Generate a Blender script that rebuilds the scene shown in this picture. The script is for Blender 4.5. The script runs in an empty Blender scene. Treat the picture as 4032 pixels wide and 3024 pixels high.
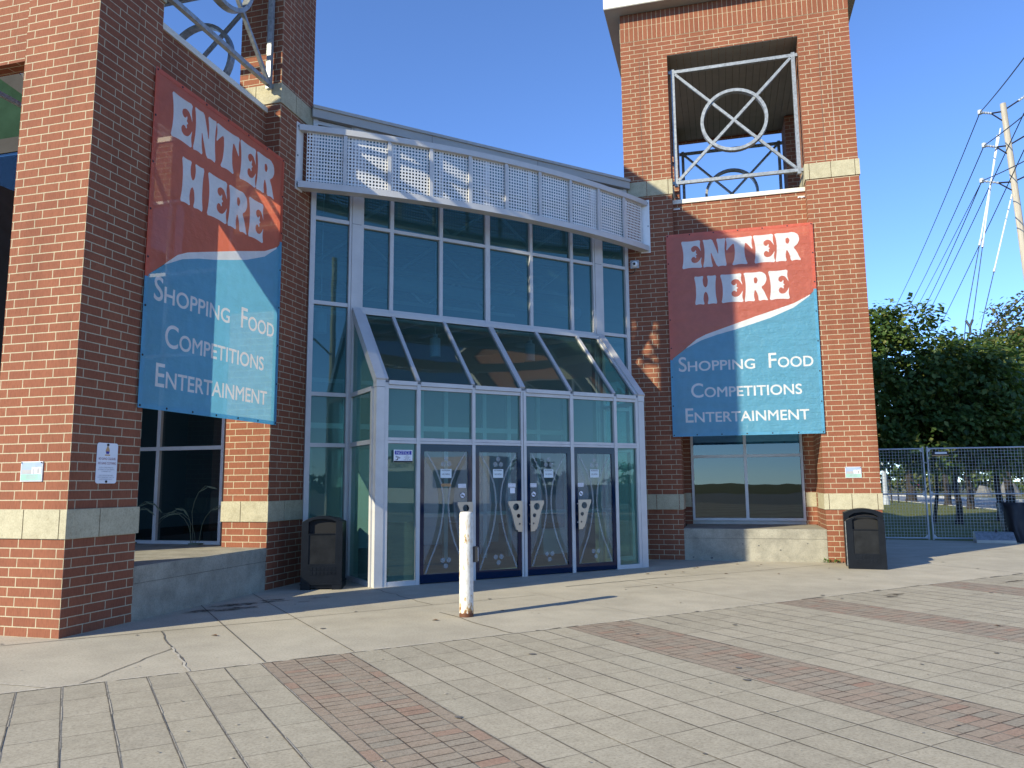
import bpy, math, random
from mathutils import Vector, Matrix
random.seed(7)
R = math.radians
SC = bpy.context.scene
COL = SC.collection
S2 = math.sqrt(.5)

# ------------------------------------------------------------------ materials
def mat(name):
    m = bpy.data.materials.new(name); m.use_nodes = True
    nt = m.node_tree; nt.nodes.clear()
    return m, nt, nt.nodes, nt.links
def nd(nt, t, **kw):
    n = nt.nodes.new(t)
    for k, v in kw.items():
        if k in n.inputs: n.inputs[k].default_value = v
        else: setattr(n, k, v)
    return n
def c4(c): return (c[0], c[1], c[2], 1)
def out(nt, sh):
    o = nt.nodes.new('ShaderNodeOutputMaterial'); nt.links.new(sh, o.inputs['Surface']); return o
def ramp(nt, fac, stops):
    r = nt.nodes.new('ShaderNodeValToRGB'); e = r.color_ramp.elements
    while len(e) < len(stops): e.new(.5)
    for i, (p, c) in enumerate(stops): e[i].position = p; e[i].color = c4(c)
    nt.links.new(fac, r.inputs[0]); return r.outputs[0]
def noise(nt, scale, detail=4, rough=.6, vec=None, stretch=None):
    n = nd(nt, 'ShaderNodeTexNoise', Scale=scale, Detail=detail, Roughness=rough)
    if vec is None:
        vec = nd(nt, 'ShaderNodeTexCoord').outputs['Object']
    if stretch:
        mp = nd(nt, 'ShaderNodeMapping', Scale=stretch); nt.links.new(vec, mp.inputs['Vector']); vec = mp.outputs[0]
    nt.links.new(vec, n.inputs['Vector']); return n.outputs['Fac']
def mix(nt, fac, a, b, mode='MIX'):
    m = nd(nt, 'ShaderNodeMix', data_type='RGBA', blend_type=mode)
    for i, v in ((0, fac), (6, a), (7, b)):
        if hasattr(v, 'is_linked'): nt.links.new(v, m.inputs[i])
        else: m.inputs[i].default_value = v if i == 0 else c4(v)
    return m.outputs[2]
def math_(nt, op, a, b=0.0):
    m = nd(nt, 'ShaderNodeMath', operation=op)
    for i, v in ((0, a), (1, b)):
        if hasattr(v, 'is_linked'): nt.links.new(v, m.inputs[i])
        else: m.inputs[i].default_value = v
    return m.outputs[0]
def bump(nt, h, strength=.3, dist=.01):
    b = nd(nt, 'ShaderNodeBump', Strength=strength, Distance=dist); nt.links.new(h, b.inputs['Height']); return b.outputs[0]
def pbsdf(nt, col, rough=.7, metal=0., spec=.4, nrm=None):
    p = nd(nt, 'ShaderNodeBsdfPrincipled', Roughness=rough, Metallic=metal)
    p.inputs['Specular IOR Level'].default_value = spec
    if hasattr(col, 'is_linked'): nt.links.new(col, p.inputs['Base Color'])
    else: p.inputs['Base Color'].default_value = c4(col)
    if hasattr(rough, 'is_linked'): nt.links.new(rough, p.inputs['Roughness'])
    if nrm: nt.links.new(nrm, p.inputs['Normal'])
    return p.outputs[0]

MATS = {}
def simple(name, col, rough=.6, metal=0., var=.12, scale=6., spec=.4, bmp=0., stretch=None):
    m, nt, N, L = mat(name)
    f = noise(nt, scale, stretch=stretch)
    lo = tuple(x*(1-var) for x in col); hi = tuple(min(1, x*(1+var)) for x in col)
    c = ramp(nt, f, [(.3, lo), (.7, hi)])
    nr = bump(nt, f, bmp, .01) if bmp else None
    out(nt, pbsdf(nt, c, rough, metal, spec, nr)); MATS[name] = m; return m

def brick_mat(name, bw, rh, off, mortar=.0063, c1=(.24,.088,.048), c2=(.212,.075,.042), cm=(.43,.37,.255)):
    m, nt, N, L = mat(name)
    uv = nd(nt, 'ShaderNodeUVMap'); uvo = uv.outputs[0]
    b = nd(nt, 'ShaderNodeTexBrick', offset=off, squash=1.0, offset_frequency=2)
    for k, v in (('Scale', 1.), ('Mortar Size', mortar), ('Mortar Smooth', .25), ('Bias', 0.), ('Brick Width', bw), ('Row Height', rh)):
        b.inputs[k].default_value = v
    # a little wobble so joints are not ruler-straight
    nz = nd(nt, 'ShaderNodeTexNoise', Scale=9., Detail=2.); L.new(uvo, nz.inputs['Vector'])
    va = nd(nt, 'ShaderNodeVectorMath', operation='MULTIPLY_ADD')
    L.new(nz.outputs['Color'], va.inputs[0]); va.inputs[1].default_value = (.004, .004, 0); L.new(uvo, va.inputs[2])
    L.new(va.outputs[0], b.inputs['Vector'])
    b.inputs['Color1'].default_value = c4(c1); b.inputs['Color2'].default_value = c4(c2); b.inputs['Mortar'].default_value = c4(cm)
    st = noise(nt, 1., 5, .65, uvo, (70, 14, 1))
    st2 = noise(nt, 1., 5, .65, uvo, (1.6, .35, 1))
    fine = noise(nt, 220., 3, .6, uvo)
    c = mix(nt, .55, b.outputs['Color'], ramp(nt, st, [(.3, (.62,.58,.55)), (.5, (1,1,1)), (.75, (1.25,1.25,1.25))]), 'MULTIPLY')
    c = mix(nt, .75, c, ramp(nt, st2, [(.3, (.72,.70,.70)), (.5, (1,1,1)), (.72, (1.16,1.14,1.12))]), 'MULTIPLY')
    h = math_(nt, 'SUBTRACT', math_(nt, 'MULTIPLY', math_(nt, 'ADD', st, fine), .16), b.outputs['Fac'])
    out(nt, pbsdf(nt, c, .86, 0, .25, bump(nt, h, .55, .006))); MATS[name] = m; return m
brick_mat('brick', .3, .1, .3333)
brick_mat('brick_soldier', .1, .33, 0.)

def stone_mat(name, base, dark, sc=7., rough=.9, pits=True, bs=.35):
    m, nt, N, L = mat(name)
    a = noise(nt, sc, 6, .65); f = noise(nt, 48., 5, .8); big = noise(nt, .55, 3, .5)
    c = ramp(nt, a, [(.3, dark), (.62, base)])
    c = mix(nt, .55, c, ramp(nt, f, [(.34, (.55,.54,.51)), (.5, (1,1,1)), (.68, (1.25,1.25,1.23))]), 'MULTIPLY')
    c = mix(nt, .6, c, ramp(nt, big, [(.35, (.84,.83,.82)), (.65, (1.06,1.05,1.04))]), 'MULTIPLY')
    out(nt, pbsdf(nt, c, rough, 0, .25, bump(nt, math_(nt, 'ADD', a, f), bs, .006))); MATS[name] = m
stone_mat('limestone', (.45,.41,.29), (.36,.325,.225))
stone_mat('ledge_concrete', (.36,.335,.27), (.22,.205,.165), 3.2, bs=.6)
stone_mat('pavement_concrete', (.445,.40,.315), (.385,.345,.272), 2.2, bs=.3)
simple('joint_dark', (.12,.105,.085), .95, var=.5, scale=14)
simple('joint_sand', (.44,.395,.32), .95, var=.3, scale=20)
simple('gum', (.13,.12,.11), .9, var=.4, scale=30)

def paver_mat(name, bw, rh, off, cols, mort, cmort, var=.5):
    m, nt, N, L = mat(name)
    uvo = nd(nt, 'ShaderNodeUVMap').outputs[0]
    nz = nd(nt, 'ShaderNodeTexNoise', Scale=5., Detail=2.); L.new(uvo, nz.inputs['Vector'])
    va = nd(nt, 'ShaderNodeVectorMath', operation='MULTIPLY_ADD')
    L.new(nz.outputs['Color'], va.inputs[0]); va.inputs[1].default_value = (.008, .008, 0); L.new(uvo, va.inputs[2])
    b = nd(nt, 'ShaderNodeTexBrick', offset=off, squash=1.0)
    for k, v in (('Scale', 1.), ('Mortar Size', mort), ('Mortar Smooth', .35), ('Bias', 0.), ('Brick Width', bw), ('Row Height', rh)):
        b.inputs[k].default_value = v
    L.new(va.outputs[0], b.inputs['Vector'])
    b.inputs['Color1'].default_value = (0,0,0,1); b.inputs['Color2'].default_value = (1,1,1,1); b.inputs['Mortar'].default_value = (.5,.5,.5,1)
    c = ramp(nt, b.outputs['Color'], cols)
    fine = noise(nt, 46., 5, .8, uvo); mid = noise(nt, 7., 5, .65, uvo); big = noise(nt, .45, 3, .55, uvo)
    c = mix(nt, .6, c, ramp(nt, fine, [(.34, (.5,.49,.46)), (.5, (1,1,1)), (.68, (1.3,1.3,1.28))]), 'MULTIPLY')
    c = mix(nt, var, c, ramp(nt, mid, [(.28, (.7,.69,.67)), (.6, (1.05,1.05,1.04))]), 'MULTIPLY')
    c = mix(nt, var, c, ramp(nt, big, [(.3, (.82,.8,.78)), (.7, (1.08,1.07,1.05))]), 'MULTIPLY')
    jm = mix(nt, ramp(nt, noise(nt, 3.5, 4, .7, uvo), [(.42,(0,0,0)),(.7,(.8,.8,.8))]), cmort, (.36,.32,.25))
    c = mix(nt, b.outputs['Fac'], c, jm)
    h = math_(nt, 'SUBTRACT', math_(nt, 'MULTIPLY', math_(nt, 'ADD', fine, mid), .15), b.outputs['Fac'])
    out(nt, pbsdf(nt, c, .9, 0, .2, bump(nt, h, .6, .008))); MATS[name] = m
G3 = [(0., (.355,.318,.25)), (.35, (.385,.345,.268)), (.7, (.405,.362,.284)), (1., (.37,.334,.262))]
paver_mat('paver_grey', .2985, .47, 0., G3, .005, (.13,.11,.08))
RD = [(0., (.305,.25,.195)), (.4, (.315,.25,.193)), (.62, (.29,.255,.205)), (.87, (.32,.235,.18)), (1., (.305,.20,.15))]
paver_mat('paver_red', .2, .1, 0., RD, .0065, (.075,.055,.042))
paver_mat('paver_red_edge', .1, .2, 0., RD, .0065, (.075,.055,.042))
simple('asphalt', (.15,.142,.13), .95, var=.3, scale=12)
simple('road_asphalt', (.16,.165,.17), .9, var=.15, scale=2)
simple('boulder_grey', (.13,.125,.115), .9, 0, .3, 3.)
simple('kerb_concrete', (.50,.47,.41), .9, var=.1, scale=3)
def grass_mat(name, a, b):
    m, nt, N, L = mat(name)
    f = noise(nt, 1.3, 5, .7); g = noise(nt, 26., 3, .7)
    c = ramp(nt, f, [(.3, a), (.7, b)])
    c = mix(nt, .7, c, ramp(nt, g, [(.3, (.5,.5,.45)), (.65, (1.15,1.15,1.1))]), 'MULTIPLY')
    out(nt, pbsdf(nt, c, .95, 0, .15, bump(nt, g, .8, .05))); MATS[name] = m
grass_mat('lawn', (.10,.125,.028), (.17,.165,.05))
grass_mat('field', (.13,.13,.05), (.20,.18,.08))

simple('aluminium', (.53,.515,.50), .45, .1, .07, 3., .5)
simple('aluminium_roof', (.40,.39,.37), .6, .0, .06, 2., .3)
simple('white_metal', (.74,.72,.69), .45, .1, .05, 8.)
simple('fascia_cream', (.72,.69,.62), .6, 0, .06, 2.)
simple('soffit_beige', (.30,.285,.25), .7, 0, .08, 2.)
simple('deck_slat', (.25,.235,.205), .65, .2, .08, 4.)
simple('fence_zinc', (.46,.48,.50), .5, .3, .1, 10.)
simple('galvanised', (.27,.285,.295), .45, .45, .3, 16., .5)
simple('sill_metal', (.66,.62,.53), .5, .1, .06, 3.)
simple('handle_bronze', (.50,.42,.33), .36, .75, .06, 3., .5)
simple('black_plastic', (.004,.005,.0075), .38, 0, .4, 7., .22, .06)
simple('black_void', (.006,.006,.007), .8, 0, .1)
simple('scuffed_plastic', (.009,.0095,.0105), .5, 0, .6, 5., .2, .1)
simple('tarp_black', (.012,.012,.015), .5, 0, .3, 3., .4, .3)
simple('gasket', (.02,.02,.022), .6)
simple('white_sign', (.74,.75,.79), .4, 0, .03, 5.)
simple('sign_paper', (.62,.70,.72), .6, 0, .03)
simple('ink_black', (.02,.02,.022), .6)
simple('ink_grey', (.32,.32,.36), .6)
simple('ink_maroon', (.22,.012,.045), .6)
simple('ink_blue', (.035,.035,.33), .5)
simple('ink_gold', (.5,.3,.14), .6)
simple('white_paint', (.82,.82,.82), .5)
simple('camera_white', (.7,.72,.74), .4)
simple('camera_grey', (.33,.36,.40), .5)
simple('wood_pole', (.33,.28,.22), .9, 0, .3, 3., .2, .4, (6, 6, .35))
simple('wood_pale', (.40,.36,.30), .9, 0, .22, 3., .2, .4, (6, 6, .35))
simple('bark', (.035,.03,.025), .95, 0, .4, 6., .2, .7, (4, 4, .8))
simple('wire_black', (.02,.02,.025), .6)
simple('guy_white', (.6,.62,.64), .5)
simple('insulator', (.42,.44,.47), .35)
simple('hydrant_yellow', (.75,.48,.02), .5)
simple('car_red', (.55,.02,.035), .3, 0, .05, 3., .6)
simple('car_dark', (.03,.034,.04), .3, 0, .05, 3., .6)
simple('car_glass', (.02,.025,.03), .08, 0, .05, 3., .8)
simple('tyre', (.02,.02,.02), .9)
simple('lamp_red', (.35,.01,.01), .3)
simple('plywood', (.40,.36,.30), .8)
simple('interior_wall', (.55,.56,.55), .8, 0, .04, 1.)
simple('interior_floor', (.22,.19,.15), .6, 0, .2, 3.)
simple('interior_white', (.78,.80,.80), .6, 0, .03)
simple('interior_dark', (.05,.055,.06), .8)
simple('orange_shade', (.5,.12,.05), .7)
simple('wing_trim', (.06,.057,.055), 1., 0, .1, 2., 0.)
simple('green_panel', (.022,.045,.03), 1., 0, .2, 1.5, 0.)
simple('plaque_sky', (.30,.37,.52), .35)
simple('plaque_green', (.27,.46,.38), .35)
simple('plaque_wall', (.36,.35,.35), .35)
simple('dead_leaf', (.13,.075,.04), .9, 0, .4, 30.)
simple('weed_green', (.09,.16,.03), .8, 0, .3, 30.)
simple('straw', (.12,.14,.09), .9)
simple('brick_trailer', (.66,.66,.64), .6)

def rust_mat():
    m, nt, N, L = mat('bollard_paint')
    tc = nd(nt, 'ShaderNodeTexCoord').outputs['Object']
    sp = nd(nt, 'ShaderNodeSeparateXYZ'); L.new(tc, sp.inputs[0])
    n1 = noise(nt, 14., 5, .7, tc, (1.6, 1.6, .55)); n2 = noise(nt, 40., 4, .7, tc, (1.2, 1.2, .5))
    z = sp.outputs['Z']
    low = math_(nt, 'MULTIPLY', math_(nt, 'SUBTRACT', .2, z), .8)
    low = math_(nt, 'MAXIMUM', low, 0.)
    thr = math_(nt, 'ADD', n1, low)
    base = ramp(nt, n2, [(.3, (.46,.42,.35)), (.55, (.66,.63,.57))])
    stain = ramp(nt, thr, [(.57, (.66,.63,.57)), (.63, (.5,.34,.15)), (.70, (.20,.08,.035))])
    f = ramp(nt, thr, [(.55, (0,0,0)), (.61, (1,1,1))])
    sep = nd(nt, 'ShaderNodeSeparateColor'); L.new(f, sp2 := sep.inputs[0])
    c = mix(nt, sep.outputs[0], base, stain)
    foot = math_(nt, 'GREATER_THAN', math_(nt, 'ADD', math_(nt, 'MULTIPLY', n2, .05), .02), z)
    c = mix(nt, foot, c, (.12,.045,.02))
    out(nt, pbsdf(nt, c, .65, 0, .35, bump(nt, n2, .3, .004))); MATS['bollard_paint'] = m
rust_mat()

def glass_mat(name, tint, ior, refl=(.92,.95,1.), wav=.0, haze=0., fcol=(.3,.55,.56)):
    m, nt, N, L = mat(name)
    fr = nd(nt, 'ShaderNodeFresnel', IOR=ior)
    t = nd(nt, 'ShaderNodeBsdfTransparent'); t.inputs[0].default_value = c4(tint)
    g = nd(nt, 'ShaderNodeBsdfGlossy', Roughness=.0); g.inputs[0].default_value = c4(refl)
    if wav:
        b = bump(nt, noise(nt, .8, 2, .5), wav, .05); L.new(b, g.inputs['Normal'])
    mx = nd(nt, 'ShaderNodeMixShader'); L.new(fr.outputs[0], mx.inputs[0]); L.new(t.outputs[0], mx.inputs[1]); L.new(g.outputs[0], mx.inputs[2])
    sh = mx.outputs[0]
    if haze:  # diffuse teal haze painted in for interior light and bright reflections
        d = nd(nt, 'ShaderNodeBsdfDiffuse'); d.inputs[0].default_value = c4(fcol)
        y = nd(nt, 'ShaderNodeMixShader'); y.inputs[0].default_value = haze; L.new(sh, y.inputs[1]); L.new(d.outputs[0], y.inputs[2]); sh = y.outputs[0]
    out(nt, sh); MATS[name] = m
glass_mat('glass_upper', (.26,.46,.50), 2.1, (.62,.93,.90), wav=.02, haze=.11, fcol=(.18,.48,.50))
glass_mat('glass_vestibule', (.52,.82,.74), 1.7, (.75,.97,.90), wav=.02, haze=.14, fcol=(.28,.58,.49))
glass_mat('glass_roof', (.60,.78,.69), 1.65, (.85,.97,.92), wav=.08, haze=.05, fcol=(.22,.5,.42))
glass_mat('glass_door', (.46,.62,.62), 1.75, wav=.015, haze=.06, fcol=(.36,.52,.54))
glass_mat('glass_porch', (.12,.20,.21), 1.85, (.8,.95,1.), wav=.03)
def blue_frame():
    m, nt, N, L = mat('door_blue')
    p = nd(nt, 'ShaderNodeBsdfPrincipled', Roughness=.05, Metallic=0.)
    p.inputs['Base Color'].default_value = (.001,.012,.04,1); p.inputs['IOR'].default_value = 1.42
    out(nt, p.outputs[0]); MATS['door_blue'] = m
blue_frame()
def etched():
    m, nt, N, L = mat('etched_film')
    t = nd(nt, 'ShaderNodeBsdfTransparent'); d = nd(nt, 'ShaderNodeBsdfDiffuse'); d.inputs[0].default_value = (.62,.66,.68,1)
    mx = nd(nt, 'ShaderNodeMixShader'); mx.inputs[0].default_value = .16; L.new(t.outputs[0], mx.inputs[1]); L.new(d.outputs[0], mx.inputs[2])
    out(nt, mx.outputs[0]); MATS['etched_film'] = m
    m, nt, N, L = mat('etched_line')
    t = nd(nt, 'ShaderNodeBsdfTransparent'); d = nd(nt, 'ShaderNodeBsdfDiffuse'); d.inputs[0].default_value = (.62,.66,.68,1)
    mx = nd(nt, 'ShaderNodeMixShader'); mx.inputs[0].default_value = .32; L.new(t.outputs[0], mx.inputs[1]); L.new(d.outputs[0], mx.inputs[2])
    out(nt, mx.outputs[0]); MATS['etched_line'] = m
etched()
def stain():
    m, nt, N, L = mat('stain')
    t = nd(nt, 'ShaderNodeBsdfTransparent'); d = nd(nt, 'ShaderNodeBsdfDiffuse'); d.inputs[0].default_value = (.07,.06,.05,1)
    mx = nd(nt, 'ShaderNodeMixShader'); L.new(ramp(nt, noise(nt, 6., 5, .75), [(.38,(.0,.0,.0)), (.62,(.75,.75,.75))]), mx.inputs[0]); L.new(t.outputs[0], mx.inputs[1]); L.new(d.outputs[0], mx.inputs[2])
    out(nt, mx.outputs[0]); MATS['stain'] = m
stain()
def cloth_mat(name, col, see=.10, trans=.45):
    m, nt, N, L = mat(name)
    tc = nd(nt, 'ShaderNodeTexCoord').outputs['Object']
    f = noise(nt, 5., 4, .6, tc); w = noise(nt, 1., 4, .6, tc, (1.1, 1, 5.5)); cr = noise(nt, 11., 3, .6, tc)
    c = ramp(nt, f, [(.3, tuple(x*.92 for x in col)), (.7, tuple(min(1, x*1.05) for x in col))])
    b = bump(nt, math_(nt, 'ADD', w, math_(nt, 'MULTIPLY', cr, .5)), .75, .04)
    d = nd(nt, 'ShaderNodeBsdfDiffuse'); L.new(c, d.inputs[0]); L.new(b, d.inputs['Normal'])
    tl = nd(nt, 'ShaderNodeBsdfTranslucent'); L.new(c, tl.inputs[0])
    gl = nd(nt, 'ShaderNodeBsdfGlossy', Roughness=.35); gl.inputs[0].default_value = (1,1,1,1); L.new(b, gl.inputs['Normal'])
    tp = nd(nt, 'ShaderNodeBsdfTransparent')
    a = nd(nt, 'ShaderNodeMixShader'); a.inputs[0].default_value = trans; L.new(d.outputs[0], a.inputs[1]); L.new(tl.outputs[0], a.inputs[2])
    g = nd(nt, 'ShaderNodeMixShader'); g.inputs[0].default_value = .035; L.new(a.outputs[0], g.inputs[1]); L.new(gl.outputs[0], g.inputs[2])
    x = nd(nt, 'ShaderNodeMixShader'); x.inputs[0].default_value = see; L.new(g.outputs[0], x.inputs[1]); L.new(tp.outputs[0], x.inputs[2])
    out(nt, x.outputs[0]); MATS[name] = m
cloth_mat('banner_red', (.80,.205,.12), .13, .54); cloth_mat('banner_blue', (.17,.52,.74), .13, .52); cloth_mat('banner_white', (.86,.86,.85), .10, .34)
def leaf_mat(name, stops, tr=.35):
    m, nt, N, L = mat(name)
    g = nd(nt, 'ShaderNodeNewGeometry')
    c = ramp(nt, g.outputs['Random Per Island'], stops)
    d = nd(nt, 'ShaderNodeBsdfPrincipled', Roughness=.5); L.new(c, d.inputs['Base Color']); d.inputs['Specular IOR Level'].default_value = .3
    t = nd(nt, 'ShaderNodeBsdfTranslucent'); L.new(mix(nt, .5, c, (.22,.30,.03)), t.inputs[0])
    x = nd(nt, 'ShaderNodeMixShader'); x.inputs[0].default_value = tr; L.new(d.outputs[0], x.inputs[1]); L.new(t.outputs[0], x.inputs[2])
    out(nt, x.outputs[0]); MATS[name] = m
leaf_mat('leaf_dark', [(0, (.03,.065,.018)), (.5, (.065,.115,.028)), (.82, (.105,.155,.036)), (1, (.19,.19,.05))])
leaf_mat('leaf_olive', [(0, (.05,.075,.02)), (.5, (.085,.105,.03)), (.85, (.12,.115,.04)), (1, (.17,.12,.045))])
leaf_mat('leaf_mid', [(0, (.04,.075,.02)), (.5, (.07,.11,.03)), (1, (.11,.13,.035))])

# ------------------------------------------------------------------ mesh building
def uv_wall(ox=0., oy=0., dx=0., dy=0.):
    def f(p, n):
        ax, ay, az = abs(n.x), abs(n.y), abs(n.z)
        if az > ax and az > ay: return (p.x-ox, p.y-oy)
        if ax > ay: return (p.y-oy-dy, p.z)
        return (p.x-ox-dx, p.z)
    return f
class MB:
    def __init__(s, uvf=None): s.v = []; s.f = []; s.m = []; s.names = []; s.uv = []; s.uvf = uvf; s.M = None
    def mi(s, m):
        if m not in s.names: s.names.append(m)
        return s.names.index(m)
    def face(s, pts, m, uv=None):
        i = len(s.v)
        pts = [Vector(p) for p in pts]
        if s.M: pts = [s.M @ p for p in pts]
        s.v += pts; s.f.append(list(range(i, i+len(pts)))); s.m.append(s.mi(m))
        if uv is None and s.uvf:
            n = (pts[1]-pts[0]).cross(pts[2]-pts[0]); uv = [s.uvf(p, n) for p in pts]
        s.uv.append(uv)
    def box(s, x0, x1, y0, y1, z0, z1, m, skip=''):
        if x0 > x1: x0, x1 = x1, x0
        if y0 > y1: y0, y1 = y1, y0
        a, b, c, d = (x0,y0), (x1,y0), (x1,y1), (x0,y1)
        P = lambda q, z: (q[0], q[1], z)
        if 'f' not in skip: s.face([P(a,z0), P(b,z0), P(b,z1), P(a,z1)], m)
        if 'r' not in skip: s.face([P(b,z0), P(c,z0), P(c,z1), P(b,z1)], m)
        if 'k' not in skip: s.face([P(c,z0), P(d,z0), P(d,z1), P(c,z1)], m)
        if 'l' not in skip: s.face([P(d,z0), P(a,z0), P(a,z1), P(d,z1)], m)
        if 't' not in skip: s.face([P(a,z1), P(b,z1), P(c,z1), P(d,z1)], m)
        if 'b' not in skip: s.face([P(d,z0), P(c,z0), P(b,z0), P(a,z0)], m)
    def tube(s, p, q, r0, m, r1=None, n=8, caps=True):
        p, q = Vector(p), Vector(q); r1 = r0 if r1 is None else r1
        d = (q-p).normalized(); a = d.orthogonal().normalized(); b = d.cross(a)
        A = [p+(a*math.cos(2*math.pi*i/n)+b*math.sin(2*math.pi*i/n))*r0 for i in range(n)]
        B = [q+(a*math.cos(2*math.pi*i/n)+b*math.sin(2*math.pi*i/n))*r1 for i in range(n)]
        for i in range(n):
            j = (i+1) % n; s.face([A[i], A[j], B[j], B[i]], m)
        if caps: s.face(A[::-1], m); s.face(B, m)
    def bar(s, p, q, w, h, m, up=(0,0,1)):
        p, q, up = Vector(p), Vector(q), Vector(up)
        d = (q-p).normalized(); a = d.cross(up).normalized()*(w/2); b = a.cross(d).normalized()*(h/2)
        A = [p-a-b, p+a-b, p+a+b, p-a+b]; B = [x+(q-p) for x in A]
        for i in range(4):
            j = (i+1) % 4; s.face([A[i], A[j], B[j], B[i]], m)
        s.face(A[::-1], m); s.face(B, m)
    def prism(s, pts, d, m, m2=None):
        """polygon pts extruded by vector d"""
        A = [Vector(p) for p in pts]; B = [p+Vector(d) for p in A]
        for i in range(len(A)):
            j = (i+1) % len(A); s.face([A[i], A[j], B[j], B[i]], m)
        s.face(A[::-1], m2 or m); s.face(B, m2 or m)
    def lathe(s, c, prof, m, n=20):
        c = Vector(c)
        for k in range(len(prof)-1):
            (r0, z0), (r1, z1) = prof[k], prof[k+1]
            for i in range(n):
                a, b = 2*math.pi*i/n, 2*math.pi*(i+1)/n
                P = [c+Vector((r*math.cos(t), r*math.sin(t), z)) for r, t, z in ((r0,a,z0), (r0,b,z0), (r1,b,z1), (r1,a,z1))]
                if r0 < 1e-6: P = [P[0], P[2], P[3]]
                elif r1 < 1e-6: P = P[:3]
                s.face(P, m)
    def build(s, name, parent=None, smooth=False, weld=False):
        me = bpy.data.meshes.new(name); me.from_pydata([tuple(v) for v in s.v], [], s.f)
        for n in s.names: me.materials.append(MATS[n])
        me.polygons.foreach_set('material_index', s.m)
        if any(u is not None for u in s.uv):
            l = me.uv_layers.new(name='UVMap'); k = 0
            for f, u in zip(s.f, s.uv):
                for j in range(len(f)):
                    if u: l.data[k].uv = u[j]
                    k += 1
        if weld:
            import bmesh
            bm = bmesh.new(); bm.from_mesh(me); bmesh.ops.remove_doubles(bm, verts=bm.verts, dist=1e-5)
            bmesh.ops.recalc_face_normals(bm, faces=bm.faces); bm.to_mesh(me); bm.free()
        if smooth:
            me.polygons.foreach_set('use_smooth', [True]*len(me.polygons))
        o = bpy.data.objects.new(name, me); COL.objects.link(o)
        if parent: o.parent = parent
        return o
def tag(o, label=None, cat=None, group=None, kind=None):
    if label: o['label'] = label
    if cat: o['category'] = cat
    if group: o['group'] = group
    if kind: o['kind'] = kind
    return o
def thing(name, label, cat, loc=(0,0,0), rz=0., group=None):
    o = bpy.data.objects.new(name, None); COL.objects.link(o); o.location = loc; o.rotation_euler = (0,0,rz)
    o.empty_display_size = .2
    return tag(o, label, cat, group)
def embolden(lp, d):
    """push an outline out to its right-hand side (letters keep their inside on the left)"""
    o = []; n = len(lp)
    for i in range(n):
        p, a, b = Vector(lp[i]), Vector(lp[i-1]), Vector(lp[(i+1) % n])
        e, f = (p-a).normalized(), (b-p).normalized()
        m = Vector((e.y, -e.x))+Vector((f.y, -f.x))
        if m.length < .2: o.append(tuple(p)); continue
        m.normalize(); k = max(.6, m.dot(Vector((e.y, -e.x)))); o.append(tuple(p+m*d/k))
    return o
def fill2d(loops, ext=0.):
    cu = bpy.data.curves.new('fill', 'CURVE'); cu.dimensions = '2D'; cu.fill_mode = 'BOTH'; cu.extrude = ext
    for lp in loops:
        sp = cu.splines.new('POLY'); sp.points.add(len(lp)-1); sp.use_cyclic_u = True
        for i, p in enumerate(lp): sp.points[i].co = (p[0], p[1], 0, 1)
    o = bpy.data.objects.new('fill', cu); COL.objects.link(o)
    dg = bpy.context.evaluated_depsgraph_get(); dg.update()
    me = bpy.data.meshes.new_from_object(o.evaluated_get(dg))
    bpy.data.objects.remove(o); bpy.data.curves.remove(cu)
    return me
def text_mesh(body, size=1., align='LEFT', sx=1., spacing=1., bold=0.):
    cu = bpy.data.curves.new('txt', 'FONT'); cu.body = body; cu.size = size; cu.align_x = align; cu.space_character = spacing
    cu.resolution_u = 5; cu.offset = bold
    o = bpy.data.objects.new('txt', cu); COL.objects.link(o)
    dg = bpy.context.evaluated_depsgraph_get(); dg.update()
    me = bpy.data.meshes.new_from_object(o.evaluated_get(dg))
    bpy.data.objects.remove(o); bpy.data.curves.remove(cu)
    if sx != 1.:
        for v in me.vertices: v.co.x *= sx
    return me
def add_mesh(mb, me, fn, m, flip=False):
    for p in me.polygons:
        pts = [fn(me.vertices[i].co) for i in p.vertices]
        mb.face(pts[::-1] if flip else pts, m)
    bpy.data.meshes.remove(me)
def put_text(mb, body, x, z, h, m, y=0., align='CENTER', w=None, bold=0.):
    """flat lettering in the local xz plane, facing -y; h = cap height, w = full width"""
    me = text_mesh(body, 1., 'LEFT', bold=bold)
    xs = [v.co.x for v in me.vertices]; ys = [v.co.y for v in me.vertices]
    x0, x1 = min(xs), max(xs); s = h/.70; sx = s
    if w: sx = w/(x1-x0)
    ww = (x1-x0)*sx
    ox = x-(ww/2 if align == 'CENTER' else 0)
    add_mesh(mb, me, lambda c: (ox+(c.x-x0)*sx, y, z+c.y*s), m)
def outline_loops(me):
    cnt = {}
    for p in me.polygons:
        vs = list(p.vertices)
        for i in range(len(vs)):
            a, b = vs[i], vs[(i+1) % len(vs)]
            k = (min(a,b), max(a,b)); cnt.setdefault(k, []).append((a, b))
    nx = {}
    for k, l in cnt.items():
        if len(l) == 1: nx.setdefault(l[0][0], []).append(l[0][1])
    loops = []
    while nx:
        a = next(iter(nx)); lp = []; c = a
        while c in nx:
            lp.append(c); t = nx[c].pop()
            if not nx[c]: del nx[c]
            c = t
        q = []
        for i in lp:
            p = (me.vertices[i].co.x, me.vertices[i].co.y)
            if not q or math.hypot(p[0]-q[-1][0], p[1]-q[-1][1]) > .018: q.append(p)
        if len(q) > 2: loops.append(q)
    return loops
def bevel(o, w=.004, seg=2, ang=40):
    b = o.modifiers.new('bevel', 'BEVEL'); b.width = w; b.segments = seg; b.limit_method = 'ANGLE'; b.angle_limit = R(ang)
    return o

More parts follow.
